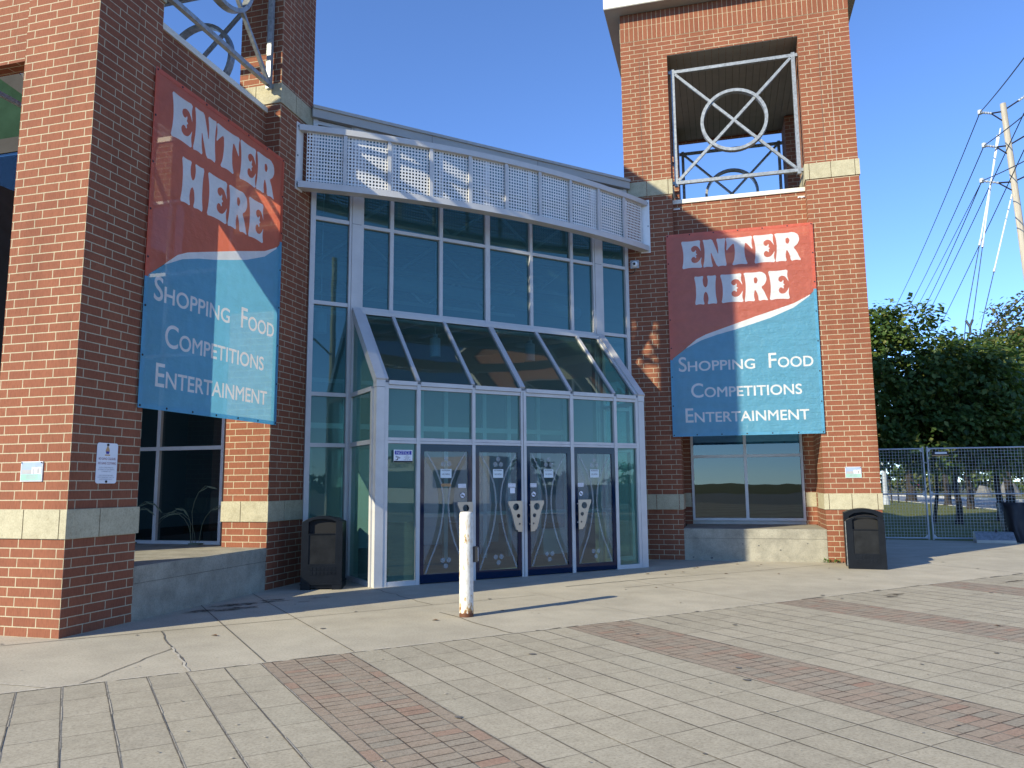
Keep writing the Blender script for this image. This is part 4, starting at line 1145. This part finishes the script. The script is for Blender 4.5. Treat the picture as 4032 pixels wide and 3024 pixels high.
def plaque(label, loc):
    t = thing('picture_plaque', label, 'plaque', loc, 0, 'picture plaques on the towers')
    p = MB(); p.box(0, .285, -.012, 0, 0, .21, 'white_sign'); p.build('panel', t)
    q = MB(); y = -.0135
    def r_(x0, x1, z0, z1, m, d=0.): q.face([(x0,y-d,z0), (x1,y-d,z0), (x1,y-d,z1), (x0,y-d,z1)], m)
    r_(.006,.279,.012,.075,'plaque_green'); r_(.006,.279,.077,.204,'plaque_sky'); r_(.02,.15,.08,.125,'plaque_wall',.0008); r_(.15,.27,.08,.15,'white_sign',.0008); r_(.165,.18,.08,.135,'ink_grey',.0016); r_(.2,.206,.08,.16,'ink_grey',.0016); r_(.22,.25,.085,.14,'plaque_wall',.0016)
    r_(.006,.279,.006,.012,'ink_grey'); 
    for i in range(4): r_(.07+.01*(i % 2), .215-.012*(i % 2), .062-i*.011, .066-i*.011, 'ink_grey', .0008)
    q.build('picture', t)
    s = MB()
    for x, z in ((.012,.198), (.273,.198)): s.tube((x,-.012,z), (x,-.02,z), .007, 'gasket', n=8)
    s.build('screw', t)
plaque('small colour picture plaque on the sunlit face of the nearer tower', (-.625, -9.462, 1.595))
plaque('small colour picture plaque on the sunlit pier above the open bin', (8.85, -.002, 1.597))
def wall_camera():
    t = thing('security_camera', 'grey and white dome security camera on the brick beside the glass', 'camera', (4.96, -.002, 6.13))
    b = MB(); b.box(-.09, .09, -.05, 0, -.08, .09, 'camera_grey'); bevel(b.build('mount_box', t), .008, 2)
    d = MB(); d.M = Matrix.Rotation(R(90), 4, 'X'); d.lathe((-.0,0,.05), [(.068,0), (.066,.03), (.055,.055), (.035,.07), (0,.075)], 'camera_white', 18); d.build('dome', t, smooth=True, weld=True)
    l = MB(); l.tube((0,-.118,-.005), (0,-.128,-.008), .028, 'gasket', n=14); l.build('lens', t)
    c = MB()
    pts = [(.0,-.03,-.08), (.01,-.03,-.12), (-.04,-.01,-.17), (-.1,-.01,-.18), (-.16,-.006,-.13), (-.17,-.006,.3)]
    for a, q in zip(pts[:-1], pts[1:]): c.tube(a, q, .007, 'wire_black', n=6)
    c.build('cable', t)
wall_camera()
for i, (x, lab) in enumerate(((5.86, 'white metal clip above the sunlit banner, end next to the glass entrance'), (8.38, 'white metal clip above the sunlit banner, end away from the glass'))):
    b = MB(); b.box(-.07, .07, -.012, 0, -.016, .016, 'white_metal'); b.box(-.05, -.03, -.03, -.012, -.012, .012, 'white_metal'); b.box(.03, .05, -.03, -.012, -.012, .012, 'white_metal')
    o = b.build('wall_clip'); o.location = (x, .258, 7.36); tag(o, lab, 'clip', 'metal clips above the banner')

# ------------------------------------------------------------------ temporary fence, block, tarp
def fence_panel(x0, x1, label, y=6.4, y1=6.4):
    L = math.hypot(x1-x0, y1-y); t = thing('mesh_fence', label, 'fence', (x0, y, 0), math.atan2(y1-y, x1-x0), 'temporary fence panels')
    f = MB(); r = .022
    for x in (.022, L-.022): f.tube((x,0,.02), (x,0,2.42), r, 'fence_zinc', n=8)
    for z in (.06, 1.19, 2.37): f.tube((.03,0,z), (L-.03,0,z), r*.9, 'fence_zinc', n=8)
    for x, s in ((.04,1), (L-.04,-1)):
        for z, q in ((2.36,-1), (1.19,-1), (1.19,1), (.07,1)): f.face([(x,-.005,z), (x+s*.09,-.005,z), (x,-.005,z+q*.09)], 'fence_zinc')
    f.build('frame', t)
    m = MB(); n = int(L/.075)
    for i in range(1, n): m.bar((i*L/n,.0,.08), (i*L/n,.0,2.36), .005, .005, 'fence_zinc', up=(0,1,0))
    for j in range(1, 29): 
        z = .06+j*2.31/29; m.bar((.03,.006,z), (L-.03,.006,z), .005, .005, 'fence_zinc', up=(0,1,0))
    m.build('wire_mesh', t); return t
fence_panel(8.75, 11.69, 'wire mesh fence panel meeting the corner of the far tower')
fp = fence_panel(11.75, 14.85, 'wire mesh fence panel carrying the small yellow-striped tag')
fence_panel(14.93, 17.9, 'wire mesh fence panel mostly outside the frame, beyond the tarp', 6.4, 6.3)
c = MB(); c.box(11.66, 11.78, 6.36, 6.44, 1.99, 2.02, 'galvanised'); c.tube((11.72,6.35,2.005), (11.72,6.45,2.005), .012, 'gasket'); tag(c.build('fence_clamp'), 'steel clamp joining the two fence posts', 'clamp')
s = MB(); s.box(11.87, 12.28, 6.37, 6.38, 2.165, 2.29, 'ink_black'); s.box(11.88, 12.27, 6.366, 6.37, 2.17, 2.20, 'ink_gold'); s.box(11.95, 12.23, 6.366, 6.37, 2.225, 2.275, 'white_sign'); tag(s.build('fence_tag'), 'small dark tag with white and gold bars near the top of the mesh fence', 'sign')
def fence_block():
    t = thing('ballast_block', 'grey wedge-shaped ballast block on the concrete by the fence', 'block', (12.98, 5.75, 0), R(-8))
    b = MB(); b.prism([(-.42,-.26,0), (.42,-.26,0), (.42,-.26,.08), (-.42,-.26,.08)][::-1], (0,.6,0), 'kerb_concrete')
    b.prism([(-.42,-.24,.081), (-.42,.3,.081), (-.42,.3,.26), (-.42,.05,.26)], (.84,0,0), 'galvanised'); bevel(b.build('block', t, weld=True), .01, 2)
    l = MB(); l.bar((.05,.04,.26), (.05,.04,.33), .05, .03, 'gasket', up=(0,1,0)); l.build('lifting_loop', t)
fence_block()
def tarp():
    m = MB(); import random as r; rr = r.Random(3); nx, nz = 22, 12
    G = []
    for j in range(nz+1):
        row = []
        for i in range(nx+1):
            u, v = i/nx, j/nz
            x = 13.55+u*1.9-.18*v*(1-u); y = 5.75+.45*v+.06*math.sin(u*17+v*3)+.05*math.sin(u*31-v*5)+.25*(1-v)**3*math.sin(u*9)*.3+rr.uniform(-.015,.015)
            z = .0+v*.98*(1-.1*u*math.sin(u*3)); row.append((x, y, max(z, 0)))
        G.append(row)
    for j in range(nz):
        for i in range(nx): m.face([G[j][i], G[j][i+1], G[j+1][i+1], G[j+1][i]], 'tarp_black')
    for i in range(nx): m.face([G[nz][i], G[nz][i+1], (G[nz][i+1][0], 6.9, G[nz][i+1][2]*.97), (G[nz][i][0], 6.9, G[nz][i][2]*.97)], 'tarp_black')
    m.face([G[j][0] for j in range(nz+1)]+[(13.4,6.9,.95), (13.55,6.9,0)], 'tarp_black')
    o = m.build('tarpaulin', smooth=True, weld=True); tag(o, 'crumpled black tarpaulin draped over a stack by the fence', 'tarpaulin')
tarp()

# ------------------------------------------------------------------ trees
def add_leaf(V, F, p, d, up, l, w):
    s = d.cross(up)
    if s.length < 1e-4: s = d.orthogonal()
    s.normalize(); i = len(V); nrm = s.cross(d)
    V += [p, p+d*l*.45+s*w/2+nrm*l*.05, p+d*l, p+d*l*.45-s*w/2+nrm*l*.05]; F.append((i, i+1, i+2, i+3))
def tree(name, label, base, lobes, trunk_top, r0, leafmat, nleaf, ll, lw, group, seed, lean=(0,0), droop=.8, trunks=None, cat='tree'):
    rr = random.Random(seed); base = Vector(base); t = thing(name, label, cat, base, 0, group)
    k = MB(); tp = Vector((lean[0], lean[1], trunk_top))
    pts = [Vector((0,0,-.1)), Vector((tp.x*.3+.04, tp.y*.3, trunk_top*.35)), Vector((tp.x*.65-.03, tp.y*.65+.03, trunk_top*.7)), tp]
    k.tube(pts[0], pts[0]+Vector((0,0,.25)), r0*1.35, 'bark', r0*1.05, 10, False)
    for i in range(3): k.tube(pts[i], pts[i+1], r0*(1-.14*i), 'bark', r0*(.86-.14*i), 10, False)
    for (c, rad) in lobes:
        c = Vector(c); q = tp.lerp(c, .55)+Vector((rr.uniform(-.2,.2), rr.uniform(-.2,.2), rr.uniform(-.1,.3)))
        k.tube(tp*.97, q, r0*.5, 'bark', r0*.28, 7, False); k.tube(q, c+Vector((rr.uniform(-.4,.4), rr.uniform(-.4,.4), rad[2]*.4)), r0*.28, 'bark', r0*.08, 6, False)
        for _ in range(4):
            e = c+Vector((rr.uniform(-1,1)*rad[0], rr.uniform(-1,1)*rad[1], rr.uniform(-.8,.9)*rad[2]))*.75; k.tube(q.lerp(c, rr.random()), e, r0*.14, 'bark', r0*.04, 5, False)
    k.build('trunk', t)
    V, F = [], []
    vol = [r[0]*r[1]*r[2] for _, r in lobes]; tot = sum(v**.67 for v in vol)
    for (c, rad), v in zip(lobes, vol):
        n = int(nleaf*v**.67/tot); c = Vector(c)
        ncl = max(6, n//26)
        for _ in range(ncl):
            while True:
                d = Vector((rr.gauss(0,1), rr.gauss(0,1), rr.gauss(0,1)))
                if d.length > .1: break
            d.normalize(); f = rr.choice([1, 1, 1, .85, .7, 1.08])*rr.uniform(.86, 1.04)
            cc = c+Vector((d.x*rad[0], d.y*rad[1], d.z*rad[2]))*f
            cr = rr.uniform(.28, .62)*(rad[0]/2.6+.25)
            for _ in range(n//ncl):
                p = cc+Vector((rr.gauss(0,.55), rr.gauss(0,.55), rr.gauss(0,.4)))*cr
                dd = Vector((rr.uniform(-1,1), rr.uniform(-1,1), -droop*rr.uniform(.3,1.3)))+d*.35; dd.normalize()
                s = rr.uniform(.7, 1.25); up = Vector((rr.uniform(-.6,.6)+d.x*.6, rr.uniform(-.6,.6)+d.y*.6, 1)).normalized()
                add_leaf(V, F, p, dd, up, ll*s, lw*s)
    me = bpy.data.meshes.new('crown'); me.from_pydata([tuple(v) for v in V], [], F); me.materials.append(MATS[leafmat])
    o = bpy.data.objects.new('crown', me); COL.objects.link(o); o.parent = t
    return t
GT = 'trees beyond the fence'
tree('broadleaf_tree', 'dark drooping-leaved tree next to the tower, forked trunk in shade behind the fence', (14.75,15.5,-.05), [((-1.6,.3,5.6),(2.2,2.0,2.5)), ((-2.9,.0,3.9),(1.7,1.7,1.7)), ((.4,.2,4.7),(2.0,1.9,2.0)), ((-2.3,.5,6.9),(1.3,1.2,1.45)), ((1.2,-.2,3.3),(1.6,1.5,1.2)), ((-.9,-.5,3.1),(1.9,1.4,1.1))], 2.0, .13, 'leaf_dark', 24000, .21, .16, GT, 11)
tree('broadleaf_tree', 'dark drooping-leaved tree whose low boughs hang over the middle of the fence', (16.9,18.2,-.05), [((.2,0,5.0),(2.3,2.1,2.0)), ((-1.6,.2,5.2),(1.7,1.6,1.7)), ((1.8,.3,4.3),(1.9,1.8,1.9)), ((.6,-.5,3.3),(2.2,1.5,1.1)), ((2.2,-.4,3.0),(1.6,1.4,1.0))], 2.0, .14, 'leaf_dark', 24000, .21, .16, GT, 12)
tree('leaning_tree', 'thin leaning trunk with sparse leaves close behind the fence posts', (14.1,16.3,-.05), [((.55,.3,3.6),(1.2,1.0,.9))], 2.8, .075, 'leaf_mid', 900, .16, .11, GT, 13, (.45,.1))
tree('maple_tree', 'olive brown sunlit tree rising behind the dark trees at the picture edge', (20.3,27.9,-.05), [((1.2,.5,6.4),(3.2,3.0,2.9)), ((-1.9,.2,5.1),(2.2,2.1,2.0)), ((1.9,0,8.9),(2.6,2.2,2.1)), ((-.6,0,7.4),(1.8,1.7,1.5)), ((3.2,-.3,4.6),(2.6,2.2,1.9)), ((0,.2,3.9),(2.0,2.0,1.2))], 2.4, .24, 'leaf_olive', 20000, .21, .17, GT, 14)
tree('maple_tree', 'tree by the road with a straight trunk, seen between the fence posts', (19.9,33.,-.05), [((0,0,5.6),(2.8,2.6,2.4)), ((-1.8,.3,4.4),(1.9,1.9,1.5)), ((1.7,0,4.6),(1.9,1.9,1.5))], 2.6, .2, 'leaf_mid', 6000, .24, .18, GT, 15)
tree('maple_tree', 'tree by the road with a twisted pale trunk, behind the leaning trunk', (20.65,40.6,-.05), [((0,0,5.8),(3.0,2.8,2.4)), ((-2.0,.3,4.3),(2.0,1.9,1.4)), ((1.9,0,4.6),(2.0,1.9,1.5))], 2.6, .23, 'leaf_mid', 6000, .26, .2, GT, 16)
tree('maple_tree', 'dark trunked tree by the road, nearest the tower side of the fence', (20.75,51.3,-.05), [((0,0,6.4),(3.6,3.2,2.8)), ((-2.2,.3,4.9),(2.4,2.2,1.6)), ((2.2,0,4.9),(2.3,2.2,1.6)), ((.5,-.6,3.6),(2.2,1.8,.9))], 2.7, .42, 'leaf_dark', 7000, .3, .22, GT, 17)
GB = 'far trees across the road'
far = [(30,118,3.6,4.6,'leaf_mid'), (36,112,3.2,3.8,'leaf_olive'), (41,108,3.8,5.2,'leaf_mid'), (46,100,3.4,4.4,'leaf_mid'), (38,126,4.6,7.0,'leaf_dark'), (49,112,4.8,6.6,'leaf_dark'), (45,88,2.8,3.2,'leaf_olive'), (56,96,4.0,6.0,'leaf_mid'), (27,128,4.4,6.5,'leaf_dark')]
farlab = ['bushy far tree just right of the tower corner, across the road', 'olive far tree behind the red car', 'green far tree behind the leaning trunk', 'green far tree behind the forked trunk', 'tall dark far tree furthest behind the red car', 'tall dark far tree behind the yellow hydrant', 'low olive bush near the picture edge across the road', 'green far tree past the picture edge side trunk', 'tall dark far tree hidden mostly by the tower corner']
for i, (x, y, rd, h, lm) in enumerate(far):
    tree('far_tree', farlab[i], (x,y,-.1), [((0,0,h*.62),(rd,rd,h*.45)), ((rd*.6,-.5,h*.45),(rd*.6,rd*.6,h*.33)), ((-rd*.6,-.3,h*.42),(rd*.6,rd*.6,h*.33))], h*.4, .22, lm, 1500, .55, .45, GB, 40+i)
def weeds():
    for k, (x, y, lab) in enumerate(((8.42,-.09,'leafy weed sprouting where the sunlit ledge meets the pier'), (8.57,-.1,'flat leafy weed at the foot of the pier beside the open bin'))):
        rr = random.Random(k); V, F = [], []
        for i in range(26):
            a = rr.uniform(0, 6.28); d = Vector((math.cos(a), math.sin(a)-.2, rr.uniform(.1,.9))).normalized()
            add_leaf(V, F, Vector((rr.gauss(0,.05), rr.gauss(0,.025), .005+rr.random()*.04)), d, Vector((0,0,1)), rr.uniform(.04,.09), .03)
        me = bpy.data.meshes.new('weed'); me.from_pydata([tuple(v) for v in V], [], F); me.materials.append(MATS['weed_green'])
        o = bpy.data.objects.new('weed', me); COL.objects.link(o); o.location = (x, y, 0); tag(o, lab, 'weed', 'weeds at the pier')
weeds()
def leaves():
    rr = random.Random(5); V, F = [], []
    spots = [(1.9,2.2), (2.1,2.4), (2.6,2.3), (3.3,1.9), (3.0,2.9), (1.3,3.5), (.9,3.6), (4.3,1.9), (4.6,2.2), (3.7,3.4), (.2,4.9), (2.4,8.4), (2.45,8.42), (-3.0,4.4), (5.1,3.3), (-5.3,4.0), (6.5,3.0), (1.9,7.9)]
    src = None
    for i, (u, n) in enumerate(spots):
        if i == 0:
            m = MB(); m.face([(-.035,0,.004), (0,-.018,.012), (.04,0,.006), (0,.02,.014)], 'dead_leaf'); m.face([(.04,0,.006), (.06,.002,.004), (.06,-.002,.004)], 'dead_leaf'); o = m.build('fallen_leaf'); src = o
        else: o = src.copy(); COL.objects.link(o)
        o.location = E(u, n, .001); o.rotation_euler = (0,0,rr.uniform(0,6.3)); s = rr.uniform(.6,1.3); o.scale = (s,s,s)
        tag(o, 'small brown fallen leaf lying on the paving before the entrance', 'leaf', 'fallen leaves on the paving')
leaves()

# ------------------------------------------------------------------ utility pole, wires, street furniture across the lawn
def wire_obj(name, pts, r, m, label, cat, group=None, sag=0., n=10):
    a, b = Vector(pts[0]), Vector(pts[1]); w_ = MB(); P = [a.lerp(b, i/n)-Vector((0,0,sag*4*(i/n)*(1-i/n))) for i in range(n+1)]
    for p, q in zip(P[:-1], P[1:]): w_.tube(p, q, r, m, n=5, caps=False)
    return tag(w_.build(name), label, cat, group)
def pole():
    D = 40; top = at(3300+1795/2.765, 300+300/2.765, D); low = at(4075, 1300, D); d = (low-top).normalized(); base = top+d*(top.z/-d.z)
    t = thing('utility_pole', 'tall pale wooden utility pole with three insulator arms', 'utility pole', base)
    k = MB(); k.tube((0,0,-.2), top-base, .19, 'wood_pale', .125, 14); k.build('pole', t, smooth=False)
    tips = []
    rows = [(395,1545,395,1760), (755,1590,765,1830), (1140,1565,1160,1885)]
    for i, (y1, x1, y2, x2) in enumerate(rows):
        p = at(3300+x1/2.765, 300+y1/2.765, D-.6); q = at(3300+(x2+25)/2.765, 300+(y2-10)/2.765, D)-base; m = at(3300+(x1*.45+x2*.55)/2.765, 300+(y1*.45+y2*.55+10)/2.765, D-.3)-base
        a = MB(); a.tube(q, m, .035, 'wire_black', n=6); a.tube(q-Vector((0,0,.45)), m, .03, 'wire_black', n=6); a.build('bracket', t)
        s = MB(); pb = p-base; v = (pb-m); L = v.length
        for j in range(9): s.tube(m+v*(j/9), m+v*((j+.55)/9), .06 if j % 2 == 0 else .035, 'insulator', n=10)
        s.tube(m, pb, .035, 'insulator', n=6); s.lathe(pb-Vector((0,0,.1)), [(0,0), (.1,.02), (.1,.2), (0,.24)], 'insulator', 10); s.build('insulator', t)
        tips.append(p)
        q2 = MB(); e = (m*-1+q*2)+Vector((.2,-.1,.35)); q2.tube(q, e, .035, 'wire_black', n=6); v2 = e-q
        for j in range(5): q2.tube(e+v2*(.16*j), e+v2*(.16*j+.1), .055, 'insulator', n=8)
        q2.build('insulator_arm', t)
    far = [(3455,1330), (3490,1350), (3530,1390)]; near = [(4320,-180), (4500,30), (4600,300)]
    lab = ['highest black power line leaving the pole top', 'black power line from the middle insulator', 'black power line from the lowest insulator']
    for i, p in enumerate(tips):
        w_ = MB()
        for a, b, sg in ((p, at(far[i][0], far[i][1], 105), .8), (p, at(near[i][0], near[i][1], 20), .15)):
            P = [a.lerp(b, j/14)-Vector((0,0,sg*4*(j/14)*(1-j/14))) for j in range(15)]
            for x, y in zip(P[:-1], P[1:]): w_.tube(x, y, .022, 'wire_black', n=5, caps=False)
        tag(w_.build('power_line'), lab[i], 'power line', 'overhead power lines')
    # lower lines passing behind the pole
    more = [((4032,445),(3560,1420),60,'thin black line crossing behind the pole from its shoulder'), ((4032,590),(3630,1420),60,'thin black line crossing behind the pole below its middle'), ((4200,1000),(3760,1400),48,'lower black cable sloping down to the trees, upper of the pair'), ((4200,1060),(3775,1425),46,'lower black cable sloping down to the trees, lower of the pair'), ((3870,705),(3512,1390),80,'black line strung close beside the lowest power line')]
    for (a, b, DD, lb) in more: wire_obj('power_line', (at(a[0],a[1],DD*.55), at(b[0],b[1],DD*1.4)), .02, 'wire_black', lb, 'power line', 'overhead power lines', .2)
    def guy(a, mid, b, lb):
        g = MB(); A, Mi, B = at(*a, D), at(*mid, D-1.5), at(*b, D-2.5)
        s = A.lerp(Mi, .62); g.tube(A, s, .032, 'guy_white', n=7); g.tube(s, Mi, .018, 'wire_black', n=5)
        for q in (.62,): g.tube(A.lerp(Mi,q-.03), A.lerp(Mi,q+.0), .05, 'insulator', n=8)
        g.tube(Mi, B, .018, 'wire_black', n=5); tag(g.build('guy_wire'), lb, 'guy wire', 'guy wires of the pole')
        return Mi
    m1 = guy((3940,505), (3803,1262), (3792,1400), 'white sleeved guy wire, first of the pair joined at the yoke'); m2 = guy((3928,530), (3830,1258), (3795,1400), 'white sleeved guy wire, second of the pair joined at the yoke')
    guy((3985,765), (3868,1265), (3842,1400), 'lone white sleeved guy wire set apart from the joined pair')
    y = MB(); c = (m1+m2)/2-Vector((0,0,.3)); y.tube(m1, c, .05, 'car_dark', n=6); y.tube(m2, c, .05, 'car_dark', n=6); y.tube(c+Vector((0,0,.06)), c-Vector((0,0,.35)), .05, 'car_dark', n=6); tag(y.build('guy_yoke'), 'dark steel yoke joining two guy wires', 'yoke')
pole()
def lamp_post():
    t = thing('lamp_post', 'grey blue steel lamp post on the lawn seen through the fence by the tower', 'lamp post', (17.2,41.9,-.05))
    p = MB(); p.tube((0,0,0), (0,0,9), .16, 'camera_grey', .09, 12); p.tube((0,0,0), (0,0,.5), .24, 'camera_grey', .2, 12); p.build('pole', t)
    a = MB(); a.tube((0,0,8.9), (1.6,-.4,9.4), .05, 'camera_grey'); a.box(1.4, 2.1, -.55, -.3, 9.36, 9.48, 'camera_grey'); a.build('lamp_head', t)
lamp_post()
def stakes():
    for i, (x, y) in enumerate(((18.5,46.8), (19.1,47.6), (19.8,48.4))):
        o = MB(); o.tube((0,0,0), (.1*(i-1),0,1.7), .05, 'bark', n=6); q = o.build('garden_stake'); q.location = (x,y,-.05); tag(q, ['dark leaning stake nearest the lamp post', 'middle dark upright stake by the lamp post', 'dark leaning stake furthest from the lamp post'][i], 'stake', 'stakes by the lamp post')
stakes()
def hydrant():
    t = thing('fire_hydrant', 'yellow fire hydrant on the far verge', 'fire hydrant', (38.1,88.7,-.1)); b = MB()
    b.lathe((0,0,0), [(.26,0), (.26,.06), (.2,.06), (.19,.55), (.24,.58), (.24,.66), (.18,.8), (.06,.9), (0,.92)], 'hydrant_yellow', 14); b.build('body', t, smooth=True, weld=True)
    c = MB(); c.tube((-.36,0,.52), (.36,0,.52), .085, 'hydrant_yellow', n=10); c.tube((0,-.36,.45), (0,0,.45), .11, 'hydrant_yellow', n=10); c.build('nozzle', t)
hydrant()
def car(label, loc, rz, m, group=None):
    t = thing('parked_car', label, 'car', loc, rz, group); b = MB()
    prof = [(-2.2,.35), (-2.25,.75), (-2.1,.95), (-1.5,1.0), (-.8,1.45), (.7,1.5), (1.5,1.05), (2.15,.9), (2.25,.6), (2.2,.35)]
    b.prism([(x,-.88,z) for x, z in prof], (0,1.76,0), m); bevel(b.build('body', t, weld=True), .06, 2, 25)
    g = MB()
    g.face([(1.46,-.72,1.08), (.74,-.68,1.475), (.74,.68,1.475), (1.46,.72,1.08)], 'car_glass'); g.face([(-1.47,-.72,1.03), (-.83,-.68,1.45), (-.83,.68,1.45), (-1.47,.72,1.03)][::-1], 'car_glass')
    for s in (-1, 1): g.face([(-1.25,s*.887,1.03), (1.3,s*.887,1.03), (.65,s*.885,1.4), (-.75,s*.885,1.37)], 'car_glass')
    g.build('window', t)
    for x in (-1.4, 1.4):
        for s in (-1, 1):
            w_ = MB(); w_.tube((x,s*.72,.33), (x,s*.9,.33), .33, 'tyre', n=16); k = w_.build('wheel', t); r_ = MB(); r_.tube((x,s*.9,.33), (x,s*.91,.33), .19, 'galvanised', n=12); r_.build('rim', k)
    for s in (-1, 1):
        l = MB(); l.box(2.16, 2.24, s*.8, s*.5, .66, .84, 'lamp_red'); l.build('tail_light', t)
car('bright red car parked far off beyond the road', (40.,137.,-.1), R(75), 'car_red'); car('dark car parked far off, right of the red car', (44.5,133.,-.1), R(165), 'car_dark')
def rubble():
    rr = random.Random(9)
    for i, (x, y, s, lab) in enumerate(((33.2,77,.9,'pale boulder on the far verge, left of the pair'), (36.2,79,1.2,'pale boulder on the far verge, right of the pair'))):
        m = MB(); n = 9; P = [[Vector((math.cos(a*2*math.pi/n)*s*(1-.25*j)*rr.uniform(.8,1.1), math.sin(a*2*math.pi/n)*s*.7*(1-.25*j), j*s*.6*rr.uniform(.85,1.1))) for a in range(n)] for j in range(3)]
        for j in range(2):
            for a in range(n): b = (a+1) % n; m.face([P[j][a], P[j][b], P[j+1][b], P[j+1][a]], 'boulder_grey')
        m.face(P[2], 'boulder_grey'); o = m.build('boulder', weld=True); o.location = (x,y,-.12); tag(o, lab, 'boulder', 'boulders on the far verge')
rubble()

# ------------------------------------------------------------------ wing of the building glimpsed past the nearer tower
def wing():
    t = thing('market_wing', 'dark glazed wing with green roof panels glimpsed past the edge of the nearer tower', 'building', (-4.95,-4.8,.04))
    f = MB(); f.box(-12, 0, 0, .1, 8.0, 8.3, 'wing_trim')
    for k in range(9): f.box(-k*1.3-.05, -k*1.3, -.03, .07, 0, 8.0, 'aluminium')
    for z in (0, 2.2, 4.4, 6.6): f.box(-12, 0, -.02, .06, z, z+.08, 'aluminium')
    f.build('frame', t)
    g = MB(); g.face([(-12,.02,0), (0,.02,0), (0,.02,8), (-12,.02,8)], 'glass_porch'); g.box(-12, 0, 1.5, 1.6, 0, 8, 'interior_dark'); g.build('glazing', t)
    r = MB(); r.prism([(-.25,.05,8.31), (-9,.05,8.31), (-9,.05,14.5)], (0,.2,0), 'green_panel'); r.build('roof', t)
    e = MB(); e.bar((-.1,.05,8.4), (-9,.05,14.7), .3, .22, 'wing_trim', up=(0,1,0)); e.build('roof_edge', t)
wing()

# ------------------------------------------------------------------ what the glass reflects: the far side of the plaza
def opposite():
    t = thing('ticket_trailer', 'white ticket trailer across the plaza, mirrored in the entrance doors', 'trailer', (31,-15.5,0), R(100))
    b = MB(); b.box(-4, 4, -1.2, 1.2, .55, 3.0, 'brick_trailer'); bevel(b.build('body', t), .06, 2)
    w_ = MB(); w_.box(-2.4, -.2, 1.2, 1.23, 1.4, 2.3, 'car_glass'); w_.box(.6, 2.8, 1.2, 1.23, 1.4, 2.3, 'car_glass'); w_.build('hatch', t)
    k = MB(); 
    for x in (-.6, .6): k.tube((x,-1.1,.38), (x,1.15,.38), .38, 'tyre', n=16)
    k.build('wheel', t)
    x = MB(); x.M = Matrix.Rotation(R(180), 4, 'Z'); put_text(x, 'BUY TICKETS', 1.2, 2.5, .24, 'ink_black', -1.235); x.build('lettering', t)
    p = thing('utility_pole', 'wooden utility pole with a lamp arm across the plaza, mirrored in the narrow side panes', 'utility pole', (24.5,-17.6,0))
    q = MB(); q.tube((0,0,0), (0,0,13.5), .2, 'wood_pole', .13, 12); q.build('pole', p)
    q = MB(); q.tube((0,0,8.2), (-1.0,-.5,9.0), .05, 'galvanised'); q.tube((-1.0,-.5,9.0), (-1.8,-.9,8.8), .05, 'galvanised'); q.box(-2.2, -1.7, -1.05, -.8, 8.66, 8.8, 'galvanised'); q.build('lamp_arm', p)
    q = MB(); q.bar((-1.0,.6,12.6), (1.0,-.6,12.6), .12, .12, 'wood_pole'); q.build('cross_arm', p)
    rr = random.Random(21)
    for i in range(9):
        a = -40+i*14
        x, y = 100+rr.uniform(-6,6)-abs(i-4)*2, -82+i*18
        h = rr.uniform(4,6.5)
        tree('background_tree', 'tree on the far side of the car park, mirrored in the glass', (x,y,-.1), [((0,0,h*.6),(4.5,4.5,h*.4)), ((2.5,2.5,h*.45),(3.2,3.2,h*.3)), ((-2.5,-2.5,h*.45),(3.2,3.2,h*.3))], h*.35, .25, 'leaf_mid', 900, .9, .8, 'trees across the car park', 70+i)
    car('dark car across the plaza, mirrored in the glass', (36,-6,0), R(60), 'car_dark'); 
opposite()
